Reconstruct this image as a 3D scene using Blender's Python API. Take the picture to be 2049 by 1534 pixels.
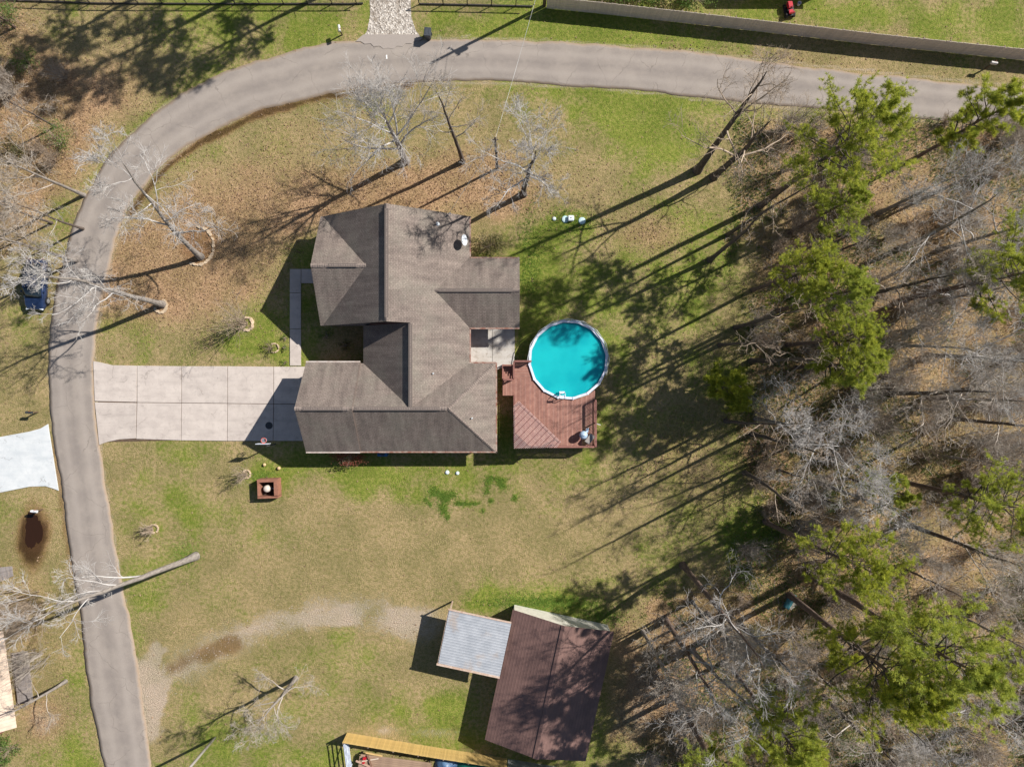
import bpy, bmesh, math, random
import numpy as np
from mathutils import Vector, Matrix

# ------------------------------------------------------------------ start
for _o in list(bpy.data.objects):
    bpy.data.objects.remove(_o, do_unlink=True)
scn = bpy.context.scene
col = scn.collection
R = math.radians

# ------------------------------------------------------------------ camera, sky, sun, exposure
H = 63.6           # flying height of the drone camera in metres
S = 21.5           # photograph pixels per metre on the ground
CX, CY = 1024.5, 767.0

cam_d = bpy.data.cameras.new('camera')
cam = bpy.data.objects.new('camera', cam_d)
col.objects.link(cam)
cam.location = (0, 0, H)
cam.rotation_euler = (0, 0, 0)
cam_d.sensor_width = 36.0
cam_d.lens = 36.0 * H / (2049.0 / S)
cam_d.clip_start = 0.5
cam_d.clip_end = 3000
scn.camera = cam

SUN_EL = 38.8
SUNX, SUNY = 0.891, 0.454           # where the sun stands (plan direction)
world = bpy.data.worlds.new('World')
scn.world = world
world.use_nodes = True
wn = world.node_tree
wn.nodes.clear()
sky = wn.nodes.new('ShaderNodeTexSky')
sky.sky_type = 'NISHITA'
sky.sun_disc = False
sky.sun_elevation = R(SUN_EL)
sky.sun_rotation = math.atan2(SUNX, SUNY)
sky.air_density = 1.0
sky.dust_density = 0.6
sky.ozone_density = 1.0
wb = wn.nodes.new('ShaderNodeBackground')
wb.inputs[1].default_value = 0.056
wo = wn.nodes.new('ShaderNodeOutputWorld')
wn.links.new(sky.outputs[0], wb.inputs[0])
wn.links.new(wb.outputs[0], wo.inputs[0])

sun_d = bpy.data.lights.new('sun', 'SUN')
sun_d.energy = 4.9
sun_d.angle = R(0.6)
sun_d.color = (1.0, 0.955, 0.89)
sun = bpy.data.objects.new('sun', sun_d)
col.objects.link(sun)
_d = Vector((-SUNX * math.cos(R(SUN_EL)), -SUNY * math.cos(R(SUN_EL)), -math.sin(R(SUN_EL))))
sun.rotation_euler = _d.to_track_quat('-Z', 'Y').to_euler()
sun.location = (60, 30, 60)

scn.view_settings.view_transform = 'Standard'
scn.view_settings.look = 'None'
scn.view_settings.exposure = 0.52
scn.view_settings.gamma = 1.0
scn.view_settings.use_curve_mapping = False
scn.render.engine = 'CYCLES'
scn.cycles.max_bounces = 6
scn.cycles.transparent_max_bounces = 8

# ------------------------------------------------------------------ helpers
def P(px, py, h=0.0):
    """point of the place seen at a photograph pixel, at height h above the ground"""
    k = (1 - h / H) / S
    return ((px - CX) * k, (CY - py) * k, h)

def link(o, parent=None):
    col.objects.link(o)
    if parent is not None:
        o.parent = parent
    return o

def tag(o, label=None, cat=None, group=None, kind=None):
    if label: o['label'] = label
    if cat: o['category'] = cat
    if group: o['group'] = group
    if kind: o['kind'] = kind
    return o

def thing(name, loc, label, cat, group=None, rz=0.0):
    o = bpy.data.objects.new(name, None)
    o.empty_display_size = 0.3
    col.objects.link(o)
    o.location = loc
    o.rotation_euler = (0, 0, rz)
    return tag(o, label, cat, group)

def copy_tree(o, parent=None):
    c = o.copy()
    col.objects.link(c)
    c.parent = parent
    for ch in list(o.children):
        copy_tree(ch, c)
    return c

class MB:
    """collects shapes, then builds ONE mesh object"""
    def __init__(s):
        s.v = []; s.f = []
    def add(s, vs, fs):
        b = len(s.v)
        s.v.extend([tuple(x) for x in vs])
        s.f.extend([tuple(i + b for i in q) for q in fs])
        return s
    def box(s, x0, x1, y0, y1, z0, z1):
        return s.add([(x0,y0,z0),(x1,y0,z0),(x1,y1,z0),(x0,y1,z0),(x0,y0,z1),(x1,y0,z1),(x1,y1,z1),(x0,y1,z1)],
                     [(3,2,1,0),(4,5,6,7),(0,1,5,4),(1,2,6,5),(2,3,7,6),(3,0,4,7)])
    def cbox(s, cx, cy, cz, lx, ly, lz, rz=0.0, rx=0.0, ry=0.0):
        m = Matrix.Translation((cx,cy,cz)) @ Matrix.Rotation(rz,4,'Z') @ Matrix.Rotation(ry,4,'Y') @ Matrix.Rotation(rx,4,'X')
        vs = [m @ Vector((a*lx/2,b*ly/2,c*lz/2)) for c in (-1,1) for a,b in ((-1,-1),(1,-1),(1,1),(-1,1))]
        return s.add(vs, [(3,2,1,0),(4,5,6,7),(0,1,5,4),(1,2,6,5),(2,3,7,6),(3,0,4,7)])
    def beam(s, a, b, w, t=None):
        """rectangular bar between two points: w across, t in height"""
        t = w if t is None else t
        a = Vector(a); b = Vector(b); d = (b-a).normalized()
        up = Vector((0,0,1)) if abs(d.z) < .95 else Vector((0,1,0))
        x = d.cross(up).normalized(); u = x.cross(d).normalized()
        vs = [p + x*(i*w/2) + u*(j*t/2) for p in (a,b) for i,j in ((-1,-1),(1,-1),(1,1),(-1,1))]
        return s.add(vs, [(3,2,1,0),(4,5,6,7),(0,1,5,4),(1,2,6,5),(2,3,7,6),(3,0,4,7)])
    def tube(s, pts, rad, n=8, cap=True):
        pts = [Vector(p) for p in pts]
        if not hasattr(rad, '__len__'): rad = [rad]*len(pts)
        rings = []
        for i,p in enumerate(pts):
            d = (pts[min(i+1,len(pts)-1)] - pts[max(i-1,0)]).normalized()
            ref = Vector((0,0,1)) if abs(d.z) < .9 else Vector((1,0,0))
            x = d.cross(ref).normalized(); y = x.cross(d).normalized()
            rings.append([p + (x*math.cos(2*math.pi*k/n) + y*math.sin(2*math.pi*k/n))*rad[i] for k in range(n)])
        vs = [q for r in rings for q in r]; fs = []
        for i in range(len(pts)-1):
            for k in range(n):
                fs.append((i*n+k, i*n+(k+1)%n, (i+1)*n+(k+1)%n, (i+1)*n+k))
        if cap:
            fs.append(tuple(range(n))[::-1]); fs.append(tuple((len(pts)-1)*n+k for k in range(n)))
        return s.add(vs, fs)
    def lathe(s, prof, n=16, c=(0,0,0)):
        vs = []; fs = []
        for r,z in prof:
            for k in range(n):
                a = 2*math.pi*k/n
                vs.append((c[0]+r*math.cos(a), c[1]+r*math.sin(a), c[2]+z))
        for i in range(len(prof)-1):
            for k in range(n):
                fs.append((i*n+k, i*n+(k+1)%n, (i+1)*n+(k+1)%n, (i+1)*n+k))
        fs.append(tuple(range(n))[::-1]); fs.append(tuple((len(prof)-1)*n+k for k in range(n)))
        return s.add(vs, fs)
    def prism(s, poly, z0, z1):
        n = len(poly)
        vs = [(x,y,z0) for x,y in poly] + [(x,y,z1) for x,y in poly]
        fs = [tuple(range(n))[::-1], tuple(range(n,2*n))] + [(k,(k+1)%n,n+(k+1)%n,n+k) for k in range(n)]
        return s.add(vs, fs)
    def build(s, name, mat, parent=None, smooth=False, bevel=0.0):
        me = bpy.data.meshes.new(name)
        me.from_pydata(s.v, [], s.f)
        me.validate()
        bm = bmesh.new(); bm.from_mesh(me)
        bmesh.ops.recalc_face_normals(bm, faces=bm.faces)
        if bevel > 0:
            bmesh.ops.bevel(bm, geom=[e for e in bm.edges if e.is_manifold and e.calc_face_angle(0) > .6], offset=bevel, segments=2, affect='EDGES', clamp_overlap=True)
        bm.to_mesh(me); bm.free()
        if smooth:
            for p in me.polygons: p.use_smooth = True
        if mat is not None: me.materials.append(mat)
        o = bpy.data.objects.new(name, me)
        return link(o, parent)

def np_mesh(name, verts, quads=None, tris=None, mat=None, parent=None, smooth=False, attrs=None, colors=None):
    me = bpy.data.meshes.new(name)
    verts = np.ascontiguousarray(verts, np.float32).reshape(-1, 3)
    q = np.zeros((0,4), np.int32) if quads is None else np.asarray(quads, np.int32).reshape(-1,4)
    t = np.zeros((0,3), np.int32) if tris is None else np.asarray(tris, np.int32).reshape(-1,3)
    me.vertices.add(len(verts)); me.vertices.foreach_set('co', verts.ravel())
    nl = q.size + t.size
    me.loops.add(nl)
    me.loops.foreach_set('vertex_index', np.concatenate([q.ravel(), t.ravel()]).astype(np.int32))
    me.polygons.add(len(q) + len(t))
    st = np.concatenate([np.arange(len(q))*4, q.size + np.arange(len(t))*3]).astype(np.int32)
    me.polygons.foreach_set('loop_start', st)
    if smooth:
        me.polygons.foreach_set('use_smooth', np.ones(len(q)+len(t), bool))
    if attrs:
        for k, a in attrs.items():
            at = me.attributes.new(k, 'FLOAT', 'POINT')
            at.data.foreach_set('value', np.ascontiguousarray(a, np.float32).ravel())
    me.update(calc_edges=True)
    if mat is not None: me.materials.append(mat)
    o = bpy.data.objects.new(name, me)
    return link(o, parent)

# ------------------------------------------------------------------ materials
def srgb(r, g, b):
    f = lambda c: (c/255/12.92) if c/255 <= .04045 else ((c/255+.055)/1.055)**2.4
    return (f(r), f(g), f(b), 1.0)

def new_mat(name):
    m = bpy.data.materials.new(name)
    m.use_nodes = True
    nt = m.node_tree
    b = nt.nodes['Principled BSDF']
    return m, nt, b

def N(nt, t, **kw):
    n = nt.nodes.new(t)
    for k, v in kw.items():
        if k.startswith('i_'):
            key = k[2:]
            key = int(key) if key.isdigit() else key
            n.inputs[key].default_value = v
        else:
            setattr(n, k, v)
    return n

def mixc(nt, fac, a, b, mode='MIX'):
    n = nt.nodes.new('ShaderNodeMix'); n.data_type = 'RGBA'; n.blend_type = mode
    for sock, val in ((n.inputs[0], fac), (n.inputs[6], a), (n.inputs[7], b)):
        if isinstance(val, (tuple, list, float, int)): sock.default_value = val
        else: nt.links.new(val, sock)
    return n.outputs[2]

def mth(nt, op, a, b=None, c=None, clamp=False):
    n = nt.nodes.new('ShaderNodeMath'); n.operation = op; n.use_clamp = clamp
    for i, val in enumerate((a, b, c)):
        if val is None: continue
        if isinstance(val, (float, int)): n.inputs[i].default_value = val
        else: nt.links.new(val, n.inputs[i])
    return n.outputs[0]

def mapr(nt, val, a, b, c=0.0, d=1.0, smooth=True):
    n = nt.nodes.new('ShaderNodeMapRange'); n.interpolation_type = 'SMOOTHSTEP' if smooth else 'LINEAR'
    nt.links.new(val, n.inputs[0])
    n.inputs[1].default_value = a; n.inputs[2].default_value = b; n.inputs[3].default_value = c; n.inputs[4].default_value = d
    return n.outputs[0]

def noise(nt, vec, scale, detail=3.0, rough=.55, dist=0.0):
    n = nt.nodes.new('ShaderNodeTexNoise')
    n.inputs['Scale'].default_value = scale; n.inputs['Detail'].default_value = detail
    n.inputs['Roughness'].default_value = rough; n.inputs['Distortion'].default_value = dist
    nt.links.new(vec, n.inputs['Vector'])
    return n.outputs[0]

def bumpn(nt, b, height, strength=.5, dist=.05):
    n = nt.nodes.new('ShaderNodeBump')
    n.inputs['Strength'].default_value = strength; n.inputs['Distance'].default_value = dist
    nt.links.new(height, n.inputs['Height'])
    nt.links.new(n.outputs[0], b.inputs['Normal'])

MATS = {}
def mat(name, c1, c2=None, scale=4.0, rough=.8, bump=0.0, metal=0.0, rnd=0.0, stretch=None, fine=0.0, spec=None):
    """two-tone noisy surface; rnd = brightness spread between objects; stretch = grain direction scale"""
    if name in MATS: return MATS[name]
    m, nt, b = new_mat(name)
    c1 = srgb(*c1); c2 = srgb(*c2) if c2 else c1
    tc = N(nt, 'ShaderNodeTexCoord').outputs['Object']
    if stretch:
        mp = N(nt, 'ShaderNodeMapping'); mp.inputs['Scale'].default_value = stretch
        nt.links.new(tc, mp.inputs[0]); tc = mp.outputs[0]
    n1 = noise(nt, tc, scale, 5.0, .6)
    c = mixc(nt, mapr(nt, n1, .3, .7), c1, c2)
    if fine > 0:
        n2 = noise(nt, tc, scale*9, 2.0, .6)
        c = mixc(nt, 1.0, c, mixc(nt, mapr(nt, n2, .25, .75), (1-fine,)*3+(1,), (1+fine,)*3+(1,)), 'MULTIPLY')
    if rnd > 0:
        oi = N(nt, 'ShaderNodeObjectInfo').outputs['Random']
        v = mapr(nt, oi, 0, 1, 1-rnd, 1+rnd, False)
        hs = N(nt, 'ShaderNodeHueSaturation'); nt.links.new(v, hs.inputs['Value']); nt.links.new(c, hs.inputs['Color'])
        c = hs.outputs[0]
    nt.links.new(c, b.inputs['Base Color'])
    b.inputs['Roughness'].default_value = rough
    b.inputs['Metallic'].default_value = metal
    if spec is not None: b.inputs['Specular IOR Level'].default_value = spec
    if bump > 0:
        bumpn(nt, b, n1, bump, .03)
    MATS[name] = m
    return m
# ------------------------------------------------------------------ plan masks (numpy)
rs = np.random.RandomState(7)
def vnoise(x, y, cell, seed):
    g = np.random.RandomState(seed).rand(256, 256)
    u = x/cell; v = y/cell
    i = np.floor(u).astype(int); j = np.floor(v).astype(int)
    fu = u-i; fv = v-j; fu = fu*fu*(3-2*fu); fv = fv*fv*(3-2*fv)
    a = g[i % 256, j % 256]; b = g[(i+1) % 256, j % 256]; c = g[i % 256, (j+1) % 256]; d = g[(i+1) % 256, (j+1) % 256]
    return (a*(1-fu)+b*fu)*(1-fv) + (c*(1-fu)+d*fu)*fv
def fnoise(x, y, cell, seed, oct=4):
    t = 0; a = 1; s = 0
    for k in range(oct):
        t = t + a*vnoise(x, y, cell/2**k, seed+k*13); s += a; a *= .55
    return t/s
def sstep(x, a, b):
    t = np.clip((x-a)/(b-a), 0, 1); return t*t*(3-2*t)
def blob(px, py, cx, cy, rx, ry, ang=0.0, w=1.0):
    c, s = math.cos(R(ang)), math.sin(R(ang))
    dx, dy = px-cx, py-cy
    u = (dx*c+dy*s)/rx; v = (-dx*s+dy*c)/ry
    return w*np.exp(-(u*u+v*v))
def dpoly(px, py, pts):
    best = np.full(np.shape(px), 1e9)
    for (x0,y0),(x1,y1) in zip(pts[:-1], pts[1:]):
        ex, ey = x1-x0, y1-y0
        t = np.clip(((px-x0)*ex+(py-y0)*ey)/(ex*ex+ey*ey), 0, 1)
        best = np.minimum(best, np.hypot(px-x0-t*ex, py-y0-t*ey))
    return best

ROAD_OUT = [(300,1950),(222,1600),(208,1534),(180,1390),(167,1290),(155,1195),(140,1110),(128,1010),(118,950),(104,850),(98,760),(97,700),(103,640),(108,600),(118,560),(135,495),(150,440),(180,380),(215,315),(265,265),(325,215),(400,170),(470,135),(560,110),(620,93),(680,84),(760,80),(860,78),(960,79),(1060,83),(1150,86),(1210,90),(1330,100),(1430,110),(1540,125),(1640,137),(1740,148),(1860,160),(1960,172),(2049,183),(2300,215),(2700,270)]
ROAD_IN = [(400,1950),(314,1600),(303,1534),(290,1430),(277,1340),(262,1250),(248,1180),(232,1100),(220,1020),(208,950),(197,880),(190,800),(187,740),(190,690),(195,640),(205,590),(218,540),(232,480),(255,420),(290,370),(325,330),(370,295),(430,262),(512,225),(560,212),(640,192),(730,175),(850,165),(950,162),(1024,163),(1130,172),(1250,178),(1350,190),(1440,200),(1540,210),(1640,218),(1740,228),(1850,240),(2049,255),(2300,290),(2700,345)]
ROAD_MID = [((a[0]+b[0])/2,(a[1]+b[1])/2) for a,b in zip(ROAD_OUT[:-1], ROAD_IN)] if len(ROAD_OUT)-1==len(ROAD_IN) else None

def catmull(pts, n):
    p = np.array(pts, float)
    d = np.r_[0, np.cumsum(np.hypot(*np.diff(p, axis=0).T))]
    t = np.linspace(0, d[-1], n)
    out = np.zeros((n,2))
    k = np.clip(np.searchsorted(d, t, 'right')-1, 0, len(p)-2)
    f = (t-d[k])/(d[k+1]-d[k])
    p0 = p[np.maximum(k-1,0)]; p1 = p[k]; p2 = p[k+1]; p3 = p[np.minimum(k+2,len(p)-1)]
    f = f[:,None]
    out = .5*((2*p1)+(-p0+p2)*f+(2*p0-5*p1+4*p2-p3)*f**2+(-p0+3*p1-3*p2+p3)*f**3)
    return out
RO = catmull(ROAD_OUT, 420); RI = catmull(ROAD_IN, 420)
RMID = (RO+RI)/2
RMID_S = [tuple(x) for x in RMID[::12]]

GRAVEL_LINE = [(278,1400),(320,1375),(390,1322),(470,1275),(560,1240),(650,1222),(760,1228),(850,1246)]
CLOVER = [(868,984,10,9),(885,990,9,8),(893,1000,7,9),(884,1012,8,6),(889,1024,7,8),(896,1034,4,7),(905,990,9,7),(920,1006,10,5),(932,1008,8,4),(945,1008,6,3),(955,1006,6,3),(978,965,6,8),(974,982,5,7),(1000,962,9,6),(1006,972,7,7),(1030,996,5,6),(982,1002,4,5),(966,1022,3,4),(862,1008,5,4),(852,1000,4,5),(985,955,10,3)]
def plan_masks(X, Y):
    px = CX + X*S; py = CY - Y*S
    n1 = fnoise(X+300, Y+300, 6.0, 1); n2 = fnoise(X+300, Y+300, 1.6, 5); n3 = fnoise(X+300, Y+300, 14.0, 9)
    wob = (n1-.5)*150 + (n2-.5)*90
    bx = np.interp(py, [-400,120,215,340,430,500,600,700,800,900,1000,1080,1140,1230,1534,1900], [1500,1500,1450,1440,1470,1480,1480,1480,1490,1490,1520,1540,1400,1260,1220,1200])
    woods = sstep(px+wob, bx-40, bx+70) * sstep(py, 215, 262)
    lx = np.interp(py, [-300,0,150,250,350,450,505,540,600], [60,60,120,160,130,90,30,-60,-400])
    woods = np.maximum(woods, sstep(-(px+wob*.6), -lx-40, -lx+50))
    # green growth
    g = .40 + (n3-.5)*1.5 + (n1-.5)*1.5 + (n2-.5)*.7
    for a in [(950,55,150,42,0,.75),(1130,45,150,45,4,.65),(1300,75,160,30,6,.45),(1780,40,330,60,5,.65),(620,75,110,60,-15,.55),(430,180,120,28,-38,.6),(300,250,90,30,-42,.55),(215,330,60,20,-55,.55),(115,480,35,70,20,.5),
              (1300,230,200,80,0,.7),(1130,190,170,40,0,.5),(1360,300,80,70,0,.65),(1085,530,75,120,10,.75),(1140,445,45,30,0,.8),(1080,440,90,40,20,.2),(570,385,45,30,0,.8),
              (370,1112,38,30,0,.75),(530,950,45,30,0,.6),(1070,1195,150,40,10,.85),(940,1205,90,25,0,.45),(150,1420,45,150,5,.7),(95,1180,40,60,0,.55),(430,1490,70,50,0,.55),(620,1510,140,30,0,.35),(900,1470,110,60,0,.45),(880,1410,60,40,0,.45),(1060,700,30,80,0,.5),(540,700,70,40,0,.35),(600,680,40,80,0,.45),
              (1520,1085,70,50,0,.85),(1610,1010,120,50,0,.55),(1420,760,80,40,0,.5),(1260,560,170,110,0,.5),(1260,760,90,140,0,.5),(1180,880,60,70,0,.55),(1010,850,30,90,0,.7),(1700,760,120,60,0,.3),(1830,910,90,60,0,.55),(800,940,250,25,0,.3),(1650,1120,150,120,0,.35),(1350,1070,70,60,0,.35),(640,900,90,25,0,.3),(700,680,80,40,0,.2),(300,960,70,90,0,.3),(420,1040,130,70,20,.35),(560,1090,120,50,-10,.3),(330,1200,60,60,0,.3),(600,1330,130,60,0,.35),(720,1400,150,60,10,.4),(480,1440,90,50,0,.3),(760,1000,110,60,0,.4),(880,960,120,40,0,.35),(250,850,20,40,0,.2),(360,260,60,40,-30,.25),(470,690,90,30,0,.4),(1000,160,140,30,0,.4)]:
        g = g + blob(px, py, *a)
    for a in [(750,390,330,60,0,.8),(880,330,170,70,0,.5),(280,560,170,90,0,.8),(430,470,130,110,0,.35),(180,210,130,90,-40,.6),(1290,1320,120,110,0,.5),(1180,1040,220,50,0,.35),(1000,1050,200,60,0,.3),(700,1150,200,40,0,.4),(900,1090,220,40,0,.35),(380,940,60,30,0,.25),(520,1180,80,40,0,.3),(420,620,110,60,0,.35),(450,330,150,60,-30,.15),(1700,110,250,22,6,.3)]:
        g = g - blob(px, py, *a)
    g = g + woods*(.12+1.5*(n1-.5))
    for a in CLOVER: g = g + blob(px, py, a[0], a[1], a[2]*1.0, a[3]*1.0, 0, .95)
    g = np.clip(g*(.62+.76*n2), 0, 1.1)
    # fallen leaves
    l = woods*(.76+.6*(n1-.5))
    for a in [(880,370,240,60,0,1.0),(960,330,90,60,0,.6),(1000,420,80,40,0,.5),(680,400,150,55,0,.7),(540,430,80,45,0,.4),(300,560,190,90,0,1.25),(410,470,140,110,0,1.05),(600,440,120,60,0,.4),(520,330,150,60,-20,.35),(600,250,120,40,0,.3),(190,190,130,90,-30,.85),(120,280,60,110,0,.9),(1260,460,90,70,0,.4),(1300,1330,110,120,0,.7),(1400,900,110,120,0,.35),(1430,1000,90,60,0,.3),(1330,470,80,50,0,.45),(1330,900,60,60,0,.3),(90,1440,60,60,0,.9),(60,1230,60,90,0,.6),(1560,120,220,18,6,.4),(1330,780,120,120,0,.25)]:
        l = l + blob(px, py, *a)
    l = np.clip(l*(.55+.9*n2), 0, 1)
    # bare dirt and gravel
    dg = dpoly(px, py, GRAVEL_LINE)
    d = sstep(-(dg + (n2-.5)*95 + (n1-.5)*70), -62, -2)*(.16+1.05*n2+.6*(n1-.5))
    d = np.maximum(d, sstep(-(np.hypot((px-300)/1.0, (py-1385)/2.0) + (n2-.5)*50), -56, -30))
    for a in [(690,1232,22,18,0,1.3),(640,1238,60,16,0,.5),(820,1250,50,40,0,.5),(1290,1330,80,120,0,.45),(1260,1450,50,60,0,.5),(950,400,60,25,0,.35),(85,1440,55,50,0,.6),(770,1460,30,14,0,.6),(880,1465,80,16,0,.6),(1100,175,500,6,2,.4)]:
        d = d + blob(px, py, *a)*(.4+.9*n2)
    # a worn strip along the outer edge of the asphalt
    dr = dpoly(px, py, RMID_S)
    d = np.maximum(d, .6*sstep(-np.abs(dr-45-(n2-.5)*12), -9, -2))
    d = np.clip(d, 0, 1)
    # dark wet soil
    w = .9*sstep(-(dpoly(px, py, [(262,425),(300,372),(340,330),(400,287),(512,230),(640,196),(760,176),(820,170)]) + (n2-.5)*12), -11, -4)
    w = np.maximum(w, sstep(-(np.hypot((px-66)/36, (py-1070)/78)+(n2-.5)*.6), -1.15, -.55))
    w = np.maximum(w, .65*sstep(-(dpoly(px, py, [(345,1340),(400,1310),(470,1282)]) + (n2-.5)*40), -22, -4))
    w = np.maximum(w, .6*sstep(-(np.hypot(px-395, py-490)+(n2-.5)*20), -42, -26))
    w = np.maximum(w, .55*sstep(-np.abs(dpoly(px, py, [(108,880),(120,960),(135,1080),(150,1160)]) ), -9, -3))
    return g, l, d, np.clip(w, 0, 1), woods

def masks(X, Y):
    return plan_masks(np.asarray(X, float), np.asarray(Y, float))

# ------------------------------------------------------------------ ground
def ground_colour(nt, vec, g, l, d, w):
    nf = noise(nt, vec, 11.0, 2.0, .7); nm = noise(nt, vec, 3.2, 3.0, .6); nl = noise(nt, vec, .55, 4.0, .6)
    nff = noise(nt, vec, 26.0, 1.0, .5)
    tan = mixc(nt, mapr(nt, nl, .3, .7), srgb(164,144,108), srgb(148,132,97))
    tan = mixc(nt, mapr(nt, nm, .35, .7), tan, srgb(130,121,80))
    grn = mixc(nt, mapr(nt, nm, .3, .7), srgb(128,135,56), srgb(102,118,46))
    fg = mapr(nt, mth(nt, 'ADD', g, mth(nt, 'MULTIPLY', mth(nt, 'ADD', mth(nt, 'SUBTRACT', nf, .5), mth(nt, 'SUBTRACT', nm, .5)), 1.25)), .22, 1.25, 0, .95)
    c = mixc(nt, fg, tan, grn)
    # leaf litter in small flakes
    vo = N(nt, 'ShaderNodeTexVoronoi', feature='F1'); vo.inputs['Scale'].default_value = 9.0; nt.links.new(vec, vo.inputs['Vector'])
    sep = N(nt, 'ShaderNodeSeparateColor'); nt.links.new(vo.outputs['Color'], sep.inputs[0])
    lit = mixc(nt, sep.outputs[0], srgb(130,102,80), srgb(190,158,126))
    lit = mixc(nt, mapr(nt, nm, .35, .7), lit, srgb(152,124,95))
    fl = mapr(nt, mth(nt, 'ADD', l, mth(nt, 'MULTIPLY', mth(nt, 'SUBTRACT', nf, .5), 1.5)), .25, 1.05, 0, .92)
    c = mixc(nt, fl, c, lit)
    dirt = mixc(nt, mapr(nt, nff, .3, .7), srgb(152,136,118), srgb(184,168,150))
    fd = mapr(nt, mth(nt, 'ADD', d, mth(nt, 'MULTIPLY', mth(nt, 'SUBTRACT', nm, .5), .8)), .3, .85)
    c = mixc(nt, fd, c, dirt)
    c = mixc(nt, mth(nt, 'MULTIPLY', w, .92), c, mixc(nt, mapr(nt, w, .55, 1.0), srgb(112,78,50), srgb(64,40,24)))
    nb_ = noise(nt, vec, .22, 4.0, .62)
    c = mixc(nt, 1.0, c, mixc(nt, mapr(nt, nb_, .34, .66), (.84,.88,.80,1), (1.13,1.10,1.12,1)), 'MULTIPLY')
    # salt-and-pepper of blades
    c = mixc(nt, 1.0, c, mixc(nt, mapr(nt, nf, .22, .78), (.60,.60,.58,1), (1.36,1.36,1.32,1)), 'MULTIPLY')
    return c, nf, nm

m_ground, nt, b = new_mat('ground_cover')
pos = N(nt, 'ShaderNodeNewGeometry').outputs['Position']
A = lambda k: N(nt, 'ShaderNodeAttribute', attribute_name=k).outputs['Fac']
c, nf, nm = ground_colour(nt, pos, A('green'), A('litter'), A('dirt'), A('wet'))
nt.links.new(c, b.inputs['Base Color'])
b.inputs['Roughness'].default_value = .95
b.inputs['Specular IOR Level'].default_value = .1
bumpn(nt, b, mth(nt, 'ADD', nf, mth(nt, 'MULTIPLY', nm, .6)), .8, .12)

def axis(lim, step, far):
    a = list(np.arange(-lim, lim+step/2, step)); s = step; e = []
    x = lim
    while x < far:
        s *= 1.35; x += s; e.append(x)
    return np.array([-v for v in e[::-1]] + a + e)
gx = axis(58, .32, 1200); gy = axis(46, .32, 1200)
GX, GY = np.meshgrid(gx, gy)
g_, l_, d_, w_, wd_ = masks(GX.ravel(), GY.ravel())
V = np.stack([GX.ravel(), GY.ravel(), np.zeros(GX.size)], 1)
nx, ny = len(gx), len(gy)
ii = (np.arange(ny-1)[:,None]*nx + np.arange(nx-1)[None,:]).ravel()
Q = np.stack([ii, ii+1, ii+1+nx, ii+nx], 1)
ground = np_mesh('ground', V, quads=Q, mat=m_ground, attrs={'green':g_,'litter':l_,'dirt':d_,'wet':w_})
tag(ground, kind='structure')

# ------------------------------------------------------------------ road
m_road, nt, b = new_mat('old_asphalt')
pos = N(nt, 'ShaderNodeNewGeometry').outputs['Position']
u = N(nt, 'ShaderNodeAttribute', attribute_name='across').outputs['Fac']
n1 = noise(nt, pos, .5, 5, .6); n2 = noise(nt, pos, 14, 2, .6); n3 = noise(nt, pos, 2.2, 4, .65)
c = mixc(nt, mapr(nt, n1, .3, .7), srgb(138,129,122), srgb(153,143,134))
tr = mth(nt, 'ABSOLUTE', mth(nt, 'SUBTRACT', mth(nt, 'ABSOLUTE', mth(nt, 'SUBTRACT', u, .5)), .22))
c = mixc(nt, mth(nt, 'MULTIPLY', mapr(nt, tr, .0, .13, 1, 0), .5), c, srgb(162,152,143))
cen = mth(nt, 'ABSOLUTE', mth(nt, 'SUBTRACT', u, .5))
c = mixc(nt, mth(nt, 'MULTIPLY', mapr(nt, cen, .0, .1, 1, 0), mapr(nt, n3, .3, .7, .1, .55)), c, srgb(126,118,112))
c = mixc(nt, mth(nt, 'MULTIPLY', mapr(nt, mth(nt, 'ADD', cen, mth(nt,'MULTIPLY',mth(nt,'SUBTRACT',n3,.5),.08)), .42, .5), .7), c, srgb(150,128,104))
c = mixc(nt, 1.0, c, mixc(nt, n2, (.84,.84,.84,1), (1.16,1.16,1.16,1)), 'MULTIPLY')
vo = N(nt, 'ShaderNodeTexVoronoi', feature='DISTANCE_TO_EDGE'); vo.inputs['Scale'].default_value = .27
wv = N(nt, 'ShaderNodeVectorMath', operation='ADD'); nt.links.new(pos, wv.inputs[0])
nn = nt.nodes.new('ShaderNodeTexNoise'); nn.inputs['Scale'].default_value = .9; nn.inputs['Detail'].default_value = 5; nt.links.new(pos, nn.inputs['Vector'])
nt.links.new(nn.outputs['Color'], wv.inputs[1]); nt.links.new(wv.outputs[0], vo.inputs['Vector'])
crk = mth(nt, 'MULTIPLY', mapr(nt, vo.outputs['Distance'], .002, .009, 1, 0), mapr(nt, n1, .42, .55))
c = mixc(nt, mth(nt, 'MULTIPLY', crk, .42), c, srgb(96,88,82))
nt.links.new(c, b.inputs['Base Color'])
b.inputs['Roughness'].default_value = .88; b.inputs['Specular IOR Level'].default_value = .25
bumpn(nt, b, n2, .35, .02)

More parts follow.
